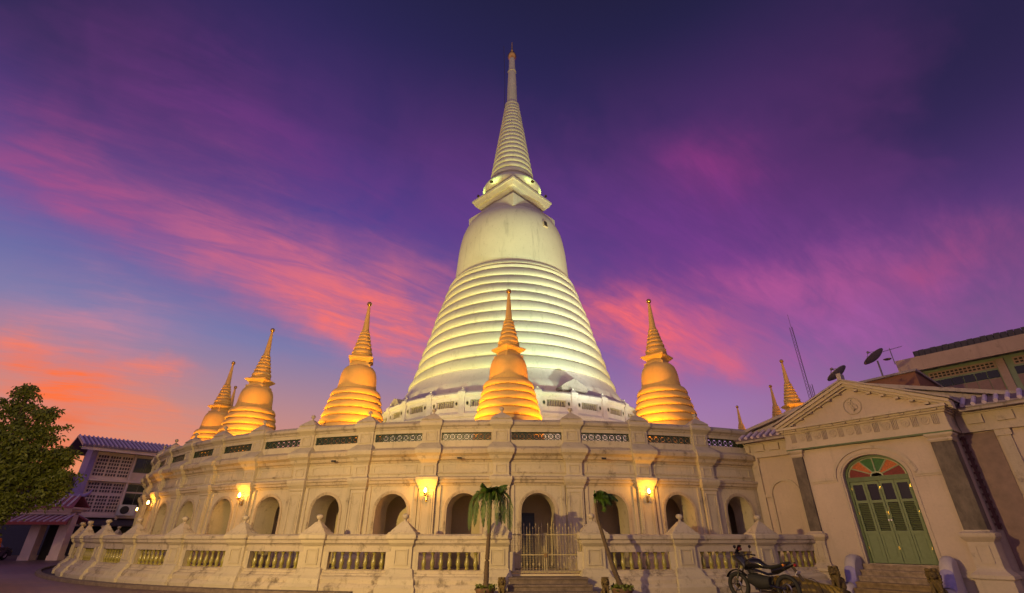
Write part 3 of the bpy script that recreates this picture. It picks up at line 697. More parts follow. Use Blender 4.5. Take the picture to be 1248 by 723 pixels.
# door
D=MB(); archband(D,DX,DHW-.075,DS,DR-.075,.077,DZ,.18,.33)
D.box(DX-DHW+.07,DX+DHW-.07,.19,.32,DS-.12,DS+.02)
dr=D.build('door_frame','greentrim',AX)
hw=(DHW-.08)/2
for i in range(4):
    x0=DX-DHW+.075+i*hw+.006; x1=x0+hw-.012; b=MB(); y0,y1=.22,.27
    s=.062; zt=DS-.125
    b.box(x0,x0+s,y0,y1,DZ+.01,zt); b.box(x1-s,x1,y0,y1,DZ+.01,zt)
    for z0,z1 in ((DZ+.01,DZ+.13),(1.58,1.68),(2.50,2.58),(zt-.09,zt)): b.box(x0+s,x1-s,y0,y1,z0,z1)
    b.box(x0+s,x1-s,y0+.02,y1-.005,DZ+.13,1.58); b.box(x0+s+.03,x1-s-.03,y0+.008,y0+.02,DZ+.18,1.53)
    lf=b.build('door_leaf','greenpaint',AX)
    b=MB(); m=15
    for j in range(m):
        z=1.70+(2.49-1.70)*j/m; mt=Matrix.Translation(((x0+x1)/2,y0+.027,z+.02))@Matrix.Rotation(R_(-38),4,'X'); b.box(-(hw/2-.006-s),(hw/2-.006-s),-.022,.022,-.004,.004,mt)
    b.build('louvre','greenpaint',lf)
    MB().box(x0+s,x1-s,y0+.025,y0+.03,2.585,zt-.09).build('pane','darkglass',lf)
    for z in (1.2,2.2,2.95): MB().box((x0 if i%2==0 else x1-.015),(x0+.015 if i%2==0 else x1),y0-.012,y0,z-.04,z+.04).build('hinge','brass',lf)
    if i in (1,2):
        xx=x1-.03 if i==1 else x0+.03; MB().sphere((xx,y0-.04,1.98),.03,10,6).build('handle','porcelain',lf)
# fanlight
hwf,rf=DHW-.075,DR-.075; z0=DS+.025
gl=['redglass','orangeglass','greenglass','greenglass','orangeglass','redglass']
FB=MB()
for i in range(6):
    a0,a1=PI*i/6,PI*(i+1)/6; m=5
    P=[(DX-hwf*math.cos(a0+(a1-a0)*j/m),z0+rf*math.sin(a0+(a1-a0)*j/m)) for j in range(m+1)]+[(DX-.17*math.cos(a1),z0+.12*math.sin(a1)),(DX-.17*math.cos(a0),z0+.12*math.sin(a0))]
    MB().prism(P,fx,.26,.265).build('fanlight_pane',gl[i],dr)
    if i: FB.tube([(DX-.15*math.cos(a0),.25,z0+.11*math.sin(a0)),(DX-hwf*math.cos(a0),.25,z0+rf*math.sin(a0))],.022,6)
archband(FB,DX,.15,z0,.10,.04,z0,.235,.275,10,leg=False); archband(FB,DX,hwf-.05,z0,rf-.05,.052,z0,.235,.275,leg=False)
FB.build('fanlight_bars',plain('pale green glazing bar paint',(.33,.35,.22),.5),dr)
MB().box(DX-DHW,DX+DHW,.30,.34,DZ,DS).build('door_backing','dark',AX)
# steps and cheek walls
hs=thing('hall_steps','broad worn stone steps between whitewashed cheek walls below the green door','steps',(11.87,16.58,0),R_(-52.6))
for i in range(5):
    z=.75-.15*i; y=-(.22+.28*i); b=MB(); y2=-.165 if i==0 else y+.29
    b.box(-1.07,1.02,y+.02,y2,-.05+.001*i,z-.05); b.box(-1.075,1.025,y-.01,y2,z-.05,z); b.build('step',plain('pale worn step',(.27,.20,.15),.85,0,.5,5,.7) if i<3 else plain('ochre worn step',(.22,.15,.08),.8,0,.4,6,.6),hs)
for s,xc in ((-1,-1.22),(1,1.18)):
    pr=[(-.17,-.05),(-.17,.98),(-.35,1.03),(-.55,1.0),(-.72,.88),(-.83,.70),(-.90,.48),(-.98,.33),(-1.15,.26),(-1.45,.22),(-1.52,.1),(-1.52,-.05)]
    b=MB(); m=8; vs=[];fs=[]
    # rounded top: cross section narrows to the top
    rowsn=7
    for y,z in pr:
        for j in range(rowsn):
            a=PI*j/(rowsn-1); xx=xc-.15*math.cos(a); zz=z-.10+.10*math.sin(a) if z>0 else z
            vs.append((xx,y,zz))
    L_=len(pr)
    for i in range(1,L_-2):
        for j in range(rowsn-1): a_=i*rowsn+j; fs.append((a_,a_+1,a_+1+rowsn,a_+rowsn))
    b.add(vs,fs,True)
    for sx in (-.15,.15):
        b.add([(xc+sx,y,max(-.05,z-.10) if z>0 else z) for y,z in pr],[tuple(range(L_))])
    b.add([(xc-.15,-1.515,-.05),(xc+.15,-1.515,-.05),(xc+.15,-1.515,.0),(xc-.15,-1.515,.0)],[(0,1,2,3)])
    ck=b.build('cheek_wall','cheek',hs,fix=True,ang=60)
    b=MB(); vs=[];fs=[]
    pts=[(-.845,.70),(-.915,.48),(-.99,.345),(-1.16,.275)]
    for y,z in pts:
        for j in range(7): a=PI*j/6; vs.append((xc-.153*math.cos(a),y-.004,z-.10+.112*math.sin(a)))
    for i in range(3):
        for j in range(6): a_=i*7+j; fs.append((a_,a_+1,a_+8,a_+7))
    b.add(vs,fs,True).build('painted_band','blue',ck)
# ------------------------------------------------------------------ lion statues
def lion(lb,loc,rz,h,mat='lion'):
    t=thing('lion_statue',lb,'statue',loc,rz,'stone guardian lions beside the steps')
    k=h/.75
    MB().stack([(.17*k,.24*k,-.01),(.17*k,.24*k,.07*k),(.15*k,.22*k,.09*k)]).build('pedestal',mat,t)
    b=MB()   # seated body: continuous loft from rump to chest via skinned sections along a curve
    b.sphere((0,.10*k,.22*k),.145*k,14,10,(.95,1.1,1.0)); b.sphere((0,.0,.36*k),.125*k,14,10,(.95,.9,1.35)); b.sphere((0,-.05*k,.43*k),.115*k,14,10,(1,.8,1.0))
    for s in (-1,1):
        b.tube([(s*.075*k,-.09*k,.42*k),(s*.08*k,-.13*k,.28*k),(s*.078*k,-.13*k,.13*k),(s*.078*k,-.19*k,.11*k)],[.055*k,.045*k,.038*k,.045*k],8)
        b.sphere((s*.12*k,.06*k,.19*k),.095*k,10,8,(.6,1.1,1)); b.tube([(s*.13*k,.05*k,.13*k),(s*.13*k,-.10*k,.11*k)],[.045*k,.035*k],8)
    b.build('body',mat,t)
    hd=MB(); hd.sphere((0,-.09*k,.60*k),.115*k,14,10,(1,1,.95)); hd.sphere((0,-.19*k,.565*k),.07*k,12,8,(1.1,.8,.75)); hd.box(-.055*k,.055*k,-.25*k,-.2*k,.53*k,.545*k)
    hd.sphere((0,-.25*k,.59*k),.028*k,8,6)
    for s in (-1,1):
        hd.sphere((s*.05*k,-.185*k,.635*k),.026*k,8,6); hd.sphere((s*.095*k,-.06*k,.70*k),.035*k,8,6,(1,.5,1.2))
    h_=hd.build('head',mat,t)
    mn=MB(); rr=random.Random(3)
    for row in range(5):
        for i in range(11):
            a=PI*.16+2*PI*.84*i/10-PI/2+.0; R=.12*k+.012*k*math.sin(row); 
            x=math.cos(a+.3)*R; y=-.07*k-math.sin(a+.3)*R*-.9
            if y<-.13*k and row<4: continue
            mn.sphere((x,y,(.45+.065*row)*k),.036*k*(1+rr.random()*.2),7,5)
    mn.build('mane',mat,h_)
    MB().tube([(0,.23*k,.14*k),(0,.29*k,.24*k),(.02*k,.26*k,.36*k),(0,.2*k,.43*k)],[.02*k,.025*k,.035*k,.02*k],7).build('tail',mat,t)
    return t
def axp(x,y): e=(.607,-.794); m=(.794,.607); return (11.87+e[0]*x+m[0]*y,16.58+e[1]*x+m[1]*y)
p=axp(-1.36,-1.55); lion('weathered brown stone lion left of the hall steps, facing the yard',(p[0],p[1],0),R_(-52.6-12),.72)
p=axp(1.12,-1.75); lion('weathered brown stone lion in front of the right end of the hall steps',(p[0],p[1],0),R_(-52.6+5),.76)
lion('small dark stone lion left of the gate steps beside the palm',(-.27,15.25,0),R_(-10),.52)
lion('small dark stone lion right of the gate steps, at the foot of the leaning palm',(2.55,15.3,0),R_(8),.52)
# ------------------------------------------------------------------ palms
def frond(b,bd,base,ang,el,length,droop,rng,leaf=.30,wind=0,hang=False):
    pts=[];p=Vector(base);e=el
    n=12
    for i in range(n+1):
        pts.append(p.copy()); d=Vector((math.cos(ang)*math.cos(e),math.sin(ang)*math.cos(e),math.sin(e)))
        p=p+d*(length/n); e-=(droop/n*(1+.6*i/n)) if not hang else (droop/5.5 if i<6 else 0); ang+=wind/n
    b.tube(pts,[.012*(1-i/n*.8) for i in range(n+1)],5)
    for i in range(1,n+1):
        for q in range(4):
            f=q/4; c=pts[i-1].lerp(pts[i],f); t=(pts[i]-pts[i-1]).normalized(); side=t.cross(Vector((0,0,1)))
            if side.length<.1: side=Vector((1,0,0))
            side.normalize()
            L=leaf*(math.sin(PI*min(1,(i-.5+f)/n*.85+.12))**.6)*rng.uniform(.8,1.1)
            for s in (-1,1):
                d=(side*s*(.42 if hang and i>5 else .75)+t*rng.uniform(.5,.9)+Vector((0,0,rng.uniform(-.75,-.15)))).normalized()
                w=t*.015; mid=c+d*L*.55+Vector((0,0,-.01)); tip=c+d*L+Vector((0,0,-.22*L))
                bd.add([c-w*.5,c+w*.5,mid+w,mid-w,tip],[(0,1,2,3),(3,2,4)])
def palm(lb,trunk,n,leng,seed,wind=None,fr=.78,leafl=.27):
    rng=random.Random(seed); base=trunk[0]
    t=thing('palm_tree',lb,'palm',base,0,'small palms beside the gate')
    tr=[Vector(p)-Vector(base) for p in trunk]
    # smooth the trunk
    pts=[];rad=[]
    for i in range(49):
        u=i/48*(len(tr)-1); k=min(int(u),len(tr)-2); pts.append(tr[k].lerp(tr[k+1],u-k)); rad.append((.072-.035*(i/48))*(1.3 if i<3 else 1)*(1.0+.14*(i%2)))
    MB().tube(pts,rad,10).build('trunk','bark',t)
    top=pts[-1]; b=MB(); bd=MB()
    MB().tube([top-Vector((0,0,.05)),top+Vector((0,0,.12)),top+Vector((0,0,.3))],[.045,.04,.015],8).build('crown_shaft','palm',t)
    for i in range(n):
        if wind is None:
            a=2*PI*i*.382+rng.uniform(-.2,.2)
            if i%5<2: el=rng.uniform(.75,1.45); dr=rng.uniform(.5,1.3)
            else: el=rng.uniform(.7,1.25); dr=el+rng.uniform(1.25,1.5)
        else: a=wind+rng.uniform(-1.0,1.0); el=rng.uniform(.1,1.45); dr=rng.uniform(1.2,2.6)
        frond(b,bd,top+Vector((0,0,.1)),a,el,leng*rng.uniform(.7,1.1)*(.42 if dr<1.4 and wind is None else 1),dr,rng,leafl,hang=(wind is None and dr>1.4))
    f=bd.build('frond','palm',t,fix=False); b.build('rachis','palmdry',f)
    return t
palm('green drooping palm in front of the balustrade left of the iron gate',[(-.72,15.3,.22),(-.70,15.3,.9),(-.66,15.32,1.6),(-.63,15.35,2.42)],30,1.5,5,leafl=.25)
palm('slender leaning palm right of the iron gate with a small windblown crown',[(3.02,15.35,.22),(2.84,15.35,.7),(2.66,15.38,1.35),(2.5,15.4,2.0),(2.47,15.4,2.45)],12,.72,9,wind=-.2,leafl=.24)
def planter(loc,r,lb,seed):
    rng=random.Random(seed); t=thing('planter',lb,'planter',loc,0,'planters at the palms')
    MB().lathe([(r*.75,0),(r*.95,.18),(r,.2),(r,.26),(r*.9,.26),(r*.88,.2),(.02,.2)],20).build('pot','pot',t)
    b=MB()
    for i in range(260):
        a=rng.uniform(0,2*PI);q=r*math.sqrt(rng.random())*1.1;h=rng.uniform(.18,.30);c=Vector((q*math.cos(a),q*math.sin(a),h)); d=Vector((rng.uniform(-1,1),rng.uniform(-1,1),rng.uniform(.1,1))).normalized()*.08; s=d.cross(Vector((rng.random(),rng.random(),.3))).normalized()*.025
        b.add([c,c+d*.5+s,c+d,c+d*.5-s],[(0,1,2,3)])
    f=b.build('leaves','leaf',t,fix=False)
planter((-.74,15.3,0),.27,'low round planter of small leaves at the foot of the green palm',1); planter((3.02,15.35,0),.30,'low round planter of small leaves at the foot of the leaning palm',2)
# ------------------------------------------------------------------ motorcycle
mc=thing('motorcycle','black motorcycle parked before the balustrade with its front wheel to the left','motorcycle',(6.62,14.7,0),R_(122))
mc.scale=(1.08,1.08,1.08)
def wheel(x,r,name):
    o=MB().torus((x,0,r),r-.045,.05,'y',36,10).build(name,'rubber',mc)
    b=MB().torus((x,0,r),r-.085,.014,'y',30,6)
    for i in range(6):
        a=2*PI*i/6; b.tube([(x+.03*math.cos(a),0,r+.03*math.sin(a)),(x+(r-.08)*math.cos(a+.15),0,r+(r-.08)*math.sin(a+.15))],.012,6)
    b.tube([(x,-.07,r),(x,.07,r)],.035,12); b.build('rim','blackiron',o)
    d=MB(); d.torus((x,.055,r),.10,.018,'y',24,4); d.build('brake_disc','steel',o)
wheel(.66,.30,'front_wheel'); wheel(-.64,.30,'rear_wheel')
MB().tube([(.66,-.09,.30),(.47,-.09,.80),(.42,-.09,.92)],.02,8).tube([(.66,.09,.30),(.47,.09,.80),(.42,.09,.92)],.02,8).build('fork','bikeblack',mc)
b=MB(); m=10
pts=[(.66+.34*math.cos(R_(30+i*11)),0,.30+.34*math.sin(R_(30+i*11))) for i in range(11)]
b.tube(pts,.055,8,flat=.35); b.build('front_mudguard','bikeblack',mc)
MB().loft([(.40,0,.72,.06,.08),(.28,0,.78,.13,.11),(.12,0,.82,.15,.13),(-.06,0,.80,.13,.10),(-.20,0,.74,.08,.05)]).build('fuel_tank','bikeblack',mc)
MB().loft([(-.12,0,.76,.09,.03),(-.3,0,.73,.13,.045),(-.5,0,.76,.12,.045),(-.68,0,.82,.10,.04),(-.8,0,.85,.06,.025)]).build('seat','rubber',mc)
MB().loft([(-.35,0,.66,.10,.06),(-.6,0,.72,.10,.06),(-.82,0,.80,.07,.05),(-.93,0,.84,.04,.03)]).build('tail_cowl','bikeblack',mc)
b=MB(); b.loft([(.30,0,.46,.13,.12),(.12,0,.42,.16,.17),(-.1,0,.40,.15,.15),(-.24,0,.42,.11,.12)]); 
for i in range(6): b.box(.13,.33,-.10,.10,.50+i*.028,.512+i*.028)
b.build('engine','rubber',mc)
MB().tube([(.42,0,.86),(.2,0,.68),(-.2,0,.58),(-.45,0,.62),(-.85,0,.80)],.03,8).tube([(.38,0,.8),(.25,0,.5),(.2,0,.25),(-.25,0,.28),(-.3,0,.55)],.025,8).tube([(-.25,.08,.34),(-.64,.08,.30)],.025,8).tube([(-.25,-.08,.34),(-.64,-.08,.30)],.025,8).build('frame','bikeblack',mc)
MB().tube([(.28,-.1,.36),(.2,-.14,.2),(-.1,-.15,.2),(-.4,-.16,.28),(-.85,-.17,.44)],[.022,.024,.026,.05,.045],10).build('exhaust',plain('dark chrome',(.12,.11,.11),.3,.9),mc)
MB().loft([(.68,0,.90,.05,.05),(.60,0,.92,.11,.11),(.50,0,.90,.14,.15),(.40,0,.84,.15,.14),(.30,0,.72,.15,.10)]).build('fairing','bikeblack',mc)
MB().loft([(.60,0,1.0,.06,.02),(.50,0,1.10,.09,.02),(.44,0,1.20,.08,.015)]).build('windscreen','darkglass',mc)
MB().sphere((.67,0,.91),.06,12,8,(.5,1,1)).build('headlight','darkglass',mc)
hb=MB().tube([(.30,-.36,.98),(.38,-.2,.99),(.42,0,.96),(.38,.2,.99),(.30,.36,.98)],.013,8).tube([(.32,-.40,.97),(.33,-.27,.985)],.02,8).tube([(.32,.40,.97),(.33,.27,.985)],.02,8).build('handlebar','bikeblack',mc)
for s in (-1,1): MB().tube([(.36,s*.24,.99),(.38,s*.3,1.13)],.007,5).sphere((.37,s*.31,1.17),.055,10,6,(.35,1.1,.7)).build('mirror','bikeblack',mc)
MB().sphere((.43,.02,1.12),.05,12,8,(1,.9,.85)).build('front_reflector',plain('dark red lens',(.12,.01,.01),.4),mc)
b=MB(); b.sphere((-.93,0,.80),.045,8,6,(.6,1.4,.8)); b.build('tail_light','redlens',mc)
MB().add([(-.86,-.07,.76),(-.86,.07,.76),(-1.04,.07,.50),(-1.04,-.07,.50),(-.87,-.07,.75),(-.87,.07,.75),(-1.05,.07,.49),(-1.05,-.07,.49)],[(0,1,2,3),(7,6,5,4),(0,4,5,1),(1,5,6,2),(2,6,7,3),(3,7,4,0)]).build('rear_mudguard','bikeblack',mc)
MB().box(-.08,.08,-.01,.0,-.05,.05).build('plate','whiteplastic',mc).matrix_local=Matrix.Translation((-.965,0,.64))@Matrix.Rotation(R_(90),4,'Z')@Matrix.Rotation(R_(-35),4,'X')
for s in (-1,1): MB().tube([(-.74,s*.08,.80),(-.74,s*.16,.80)],.01,5).sphere((-.74,s*.18,.80),.03,8,6).build('indicator',plain('amber lens',(.6,.2,.02),.3),mc)
MB().tube([(0,.12,.25),(-.06,.30,.02)],.012,6).build('side_stand','steel',mc)
# tarpaulin-covered heap beside the bike
tp=thing('covered_heap','low heap under a ribbed yellow tarpaulin between the motorcycle and a stone lion','cover',(7.95,15.1,0),R_(0))
vs=[];fs=[];nx,ny=60,18
rr=random.Random(4)
for i in range(nx+1):
    u=i/nx
    for j in range(ny+1):
        a=PI*j/ny; fold=.028*math.sin(u*62+math.sin(a*2)*1.2)*(.3+.7*u); H=.56-.18*u+.05*math.sin(u*5)
        y=-math.cos(a)*(.42+fold); z=max(0,H*math.sin(a)**.75*(1+fold*1.2)); vs.append(((u-.5)*1.5*(1+.03*math.sin(a*3)),y,z))
for i in range(nx):
    for j in range(ny): a=i*(ny+1)+j; fs.append((a,a+1,a+ny+2,a+ny+1))
fs.append(tuple(range(ny+1))); fs.append(tuple(range(nx*(ny+1),(nx+1)*(ny+1))))
MB().add(vs,fs,True).build('tarpaulin','tarp',tp)
b=MB()
for u in (-.45,.2): b.tube([(u,-.46*math.cos(PI*j/10),max(.01,(.60-.18*(u/1.75+.5))*math.sin(PI*j/10)**.75)) for j in range(11)],.008,5)
b.build('strap','rubber',tp)
# ------------------------------------------------------------------ buildings behind at right
gb=thing('green_building','long pale green building with brown shutters and a dark roof behind the annex','building',(23.6,27.0,0),R_(-51))
b=MB(); b.box(0,16,0,9,-.1,10.2); b.build('wall','palegreen',gb)
MB().box(-.5,16.5,-.9,9.5,10.2,10.55).build('slab','fascia',gb)
MB().box(-.55,16.5,-1.0,-.9,9.95,10.72).build('fascia','fascia',gb)
b=MB(); 
for i in range(60): b.box(.35+i*.27,.35+i*.27+.25,-.72,3,10.72,11.12+.02*(i%2))
b.build('roof','darkroof',gb)
b=MB(); b.box(.0,.35,-.10,.02,.0,9.95)
for i in range(1,5): b.box(3.55*i-.12,3.55*i+.22,-.16,.02,0,9.95)
b.build('column','fascia',gb)
for i in range(4):
    x0=.45+3.55*i; 
    v=MB()
    for r in range(2):
        for c in range(15): 
            cx=x0+.15+c*.185; v.box(cx,cx+.12,-.035,-.012,9.78-r*.15-.04,9.78-r*.15+.05)
    MB().box(x0+.08,x0+2.95,-.03,.01,9.52,9.92).build('vent_band','fascia',gb); v.v=[(a,b_-.01,c) for a,b_,c in v.v]; v.build('vent_holes','dark',gb)
    for j in range(6):
        xx=x0+j*.49; w=MB(); w.box(xx+.01,xx+.47,-.05,.0,7.0,9.0); 
        s_=MB()
        for q in range(9): s_.box(xx+.03+q*.05,xx+.05+q*.05,-.062,-.045,7.05,8.95)
        ww=w.build('shutter','shutter',gb); s_.build('rib','shutter',ww); MB().box(xx+.02,xx+.47,-.045,.0,9.03,9.42).build('transom_pane','darkglass',gb)
rb=thing('rusty_block','low rust stained roof block between the annex ridge and the green building','building',(17.3,24.3,0),R_(-51))
b=MB(); b.prism([(0,0),(3.0,0),(3.0,8.55),(0,8.45)],fx,0,5); b.build('wall','rust',rb)
b=MB(); b.prism([(-.12,8.45),(3.1,8.56),(3.1,8.66),(-.12,8.55)],fx,-.12,5.1); b.build('roof_edge','grime',rb)
def dish(lb,loc,r,az_,el):
    t=thing('satellite_dish',lb,'satellite dish',loc,0,'satellite dishes on the roofs')
    MB().tube([(0,0,-1.3),(0,0,-.1)],.04,8).build('pole','dish',t)
    prof=[(r*i/8+.001,.30*r*(i/8)**2) for i in range(9)]; pr2=[(x+.0,z+.025) for x,z in prof[::-1]]
    d=MB(); vs=[];fs=[];n=28
    P=prof+pr2
    for i in range(n):
        a=2*PI*i/n
        for x,z in P: vs.append((x*math.cos(a),x*math.sin(a),z))
    m=len(P)
    for i in range(n):
        for j in range(m-1): fs.append((i*m+j,((i+1)%n)*m+j,((i+1)%n)*m+j+1,i*m+j+1))
    d.add(vs,fs,True)
    o=d.build('reflector','dish',t)
    f=MB()
    for k in range(3): a=2*PI*k/3+.5; f.tube([(r*.9*math.cos(a),r*.9*math.sin(a),.26*r),(0,0,r*.85)],.012,5)
    f.lathe([(.06,r*.78),(.07,r*.85),(.05,r*.95)],10); f.build('feed','dish',o)
    o.rotation_mode='QUATERNION'; o.rotation_quaternion=Vector((-.40,.36,.85)).to_track_quat('Z','Y'); return t
dish('dark satellite dish on the peak of the annex roof, tilted up to the left',(12.95,18.3,7.2),.43,0,0)
dish('dark satellite dish on a pole on the rusty roof block',(18.9,23.6,9.75),.58,0,0)
at=thing('roof_antenna','thin yagi aerial on the corner of the green building','antenna',(22.6,27.0,10.6))
b=MB(); b.tube([(0,0,0),(0,0,1.0)],.025,6); b.build('mast','dish',at)
b=MB(); b.tube([(-.5,.15,.8),(.6,-.2,1.05)],.014,5)
for i in range(7): u=i/6; c=Vector((-.5,.15,.8)).lerp(Vector((.6,-.2,1.05)),u); b.tube([c-Vector((.04,.13,0)),c+Vector((.04,.13,0))],.008,4)
b.build('boom','dish',at)
MB().lathe([(.001,0),(.15,.03),(.22,.08)],14,(-.35,0,.25)).build('reflector','dish',at)
# lattice mast
ms=thing('radio_mast','tall thin lattice radio mast with a red beacon beyond the annex','mast',(50.6,80,0),.4)
for nm,(H,off,hw) in {'main_lattice':(35.5,0,.28),'side_lattice':(25,1.0,.22)}.items():
    b=MB(); cs=[(off+hw*math.cos(2*PI*k/3),hw*math.sin(2*PI*k/3)) for k in range(3)]
    for x,y in cs: b.tube([(x,y,0),(x,y,H)],.045,4)
    z=0;k=0
    while z<H-.6:
        for i in range(3): p,q=cs[i],cs[(i+1)%3]; b.tube([(p[0],p[1],z),(q[0],q[1],z+.6)],.022,3)
        z+=.6
    b.build('lattice','dish',ms)
MB().tube([(0,0,35.3),(0,0,38)],.035,4).build('whip','dish',ms)
MB().sphere((.3,-.3,22.5),.18,8,6).build('beacon','redbulb',ms)
# ------------------------------------------------------------------ left: school block, gatehouse, tree, car, monk
sb=thing('school_block','pale three storey block with breeze block screens and a purple tiled roof','building',(-40.3,48.4,0),R_(50))
L_=17
b=MB(); b.box(0,L_,0,5.4,-.1,9.45); b.build('wall','block',sb)
MB().box(-.45,-.02,-.25,2.3,-.1,9.4).build('end_wall','lilac',sb)
b=MB(); b.box(0,L_+.5,-.45,5.3,6.3,6.5); b.box(0,L_+.5,-.45,5.3,3.15,3.35); b.build('floor_slab','block',sb)
b=MB(); b.prism([(0,0)],fx,0,1) if False else None
ra,rb2=MB(),MB()
vs=[(-1.6,-1.7,9.3),(L_+1,-1.7,9.3),(L_+1,2.2,10.55),(-1.6,2.2,10.55),(-1.6,6.1,9.3),(L_+1,6.1,9.3)]
v2=[(x,y,z-.18) for x,y,z in vs]
ra.add(vs+v2,[(0,1,2,3),(3,2,5,4),(6,9,8,7),(9,10,11,8),(0,6,7,1),(1,7,8,2),(2,8,11,5),(5,11,10,4),(0,3,9,6),(3,4,10,9)])
x=-1.5
while x<L_+1: rb2.tube([(x,-1.74,9.33),(x,2.2,10.6)],.085,5); x+=.36
rf=ra.build('roof','tile',sb); rb2.build('cover_tiles','tilelight',rf)
MB().box(-1.6,L_,-1.6,-1.52,8.85,9.17).build('fascia','block',sb)
MB().box(-.4,L_,-1.5,0,8.95,9.05).build('soffit','block',sb)
def screen(x0,z0,w,h,nx,nz):
    MB().box(x0,x0+w,-.02,.01,z0,z0+h).build('screen','block',sb)
    b=MB()
    for i in range(nx):
        for j in range(nz):
            cx=x0+w*(i+.16)/nx; cz=z0+h*(j+.16)/nz; b.box(cx,cx+w/nx*.68,-.05,-.025,cz,cz+h/nz*.68)
    b.build('screen_holes',plain('shaded block hole',(.09,.06,.07),.8),sb)
for k in range(3):
    screen(.15+k*.98,6.75,.88,1.95,4,6)
    screen(.15+k*.98,5.3,.88,.9,4,3); screen(.15+k*.98,3.6,.88,1.5,4,5); screen(.15+k*.98,2.5,.88,.5,4,1)
for x0,x1,z0,z1 in ((3.3,6.7,7.3,8.7),(7.5,10.7,7.3,8.7),(3.3,6.7,5.5,6.2),(3.3,6.7,4.2,5.4),(7.5,10.5,3.9,5.8)):
    w=MB().box(x0,x1,-.03,.01,z0,z1).build('window',plain('window surround grey',(.15,.14,.13),.6),sb); pn=MB(); m=4
    for i in range(m): pn.box(x0+.05+(x1-x0-.05)*i/m,x0+(x1-x0-.05)*(i+1)/m,-.045,-.032,z0+.06,z1-.06)
    pn.build('pane','darkglass',w)
MB().box(3.04,3.22,-.35,.02,2.4,9.0).build('fin','block',sb); MB().box(7.1,7.3,-.2,.02,2.4,9.0).build('fin','block',sb)
aw=MB(); aw.add([(.2,0.02,3.1),(L_,0.02,3.1),(L_,-1.9,2.5),(.2,-1.9,2.5),(.2,0.02,3.04),(L_,0.02,3.04),(L_,-1.9,2.44),(.2,-1.9,2.44)],[(0,1,2,3),(7,6,5,4),(0,4,5,1),(1,5,6,2),(2,6,7,3),(3,7,4,0)]); aw.build('awning','darkroof',sb)
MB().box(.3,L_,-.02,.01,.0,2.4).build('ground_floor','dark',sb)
ac=thing('air_conditioner','white air conditioner unit on the wall of the pale block beside the gallery','air conditioner',(0,0,0)); 
ac.location=Matrix.Translation(sb.location)@Matrix.Rotation(R_(50),4,'Z')@Vector((3.7,-.45,3.36)); ac.rotation_euler=(0,0,R_(50))
MB().box(-.7,.7,-.3,.3,0,.95).build('casing','whiteplastic',ac); b=MB(); b.lathe([(.001,0),(.36,0),(.36,.03),(.001,.03)],20); f=b.build('fan_grille','dark',ac); f.rotation_euler=(R_(90),0,0); f.location=(-.2,-.30,.48)
# dark rooftops and sheds between gatehouse and block
dk=thing('dark_house','dark gabled house half hidden behind the tree and the gatehouse','building',(-47,50,0),R_(20))
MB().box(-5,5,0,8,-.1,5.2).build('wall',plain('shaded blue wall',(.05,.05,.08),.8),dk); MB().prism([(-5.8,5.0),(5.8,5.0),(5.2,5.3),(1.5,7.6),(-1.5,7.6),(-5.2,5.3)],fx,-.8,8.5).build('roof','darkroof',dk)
gh=thing('gatehouse','wide gateway with two leaning cream pillars under a double tiled roof','gateway',(-34.2,39.4,0),R_(8))
for x in (-6.4,-.8,1.05):
    b=MB(); b.box(x-.33,x+.33,-.33,.33,-.05,2.5); b.box(x-.37,x+.37,-.37,.37,-.05,.3); b.build('pillar','block',gh)
def tiled(name,x0,x1,yh,z0,z1,parent,hip=.0):
    a,b=MB(),MB(); 
    for s in (-1,1):
        vs=[(x0,s*yh,z0),(x1,s*yh,z0),(x1-hip,s*.15,z1),(x0+hip,s*.15,z1)]; v2=[(x,y,z-.1) for x,y,z in vs]
        a.add(vs+v2,[(0,1,2,3),(7,6,5,4),(0,4,5,1),(1,5,6,2),(2,6,7,3),(3,7,4,0)])
        x=x0+.2
        while x<x1-.1: b.tube([(x,s*yh*1.02,z0+.03),(min(max(x,x0+hip),x1-hip),s*.15,z1+.04)],.075,5); x+=.42
    t=a.build(name,'redtile',parent); b.build('cover_tiles','tilelight',t)
tiled('lower_roof',-12,1.85,1.5,2.5,3.05,gh,.5)
MB().box(-12.05,1.9,-1.55,-1.45,2.30,2.48).build('eave_board','redtrim',gh)
b=MB(); b.box(-11.4,1.3,-.6,.6,3.0,3.2); b.box(-11.6,1.45,-.8,.8,3.2,3.35); b.box(-11.75,1.6,-.95,.95,3.35,3.5); b.box(-12,1.4,-.3,.3,2.3,3.0); b.build('beam','block',gh)
tiled('upper_roof',-11.6,1.6,1.0,3.5,4.3,gh,.25)
b=MB(); b.box(-11.5,1.6,-.12,.12,4.27,4.48); b.tube([(1.5,0,4.35),(1.75,0,4.5),(1.85,0,4.8)],[.15,.12,.04],8); b.build('ridge','lilac',gh)
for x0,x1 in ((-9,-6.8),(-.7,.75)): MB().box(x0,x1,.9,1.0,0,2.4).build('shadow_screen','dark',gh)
lw=thing('low_wall','low stepped cream wall between gatehouse and balustrade','wall',(-31.5,41,0),R_(20))
b=MB(); b.box(-1.2,12,-.25,.25,-.05,1.35); b.box(-1.2,12,-.32,.32,1.35,1.5); b.box(-1.2,12,-.32,.32,.55,.65); b.build('wall','block',lw)
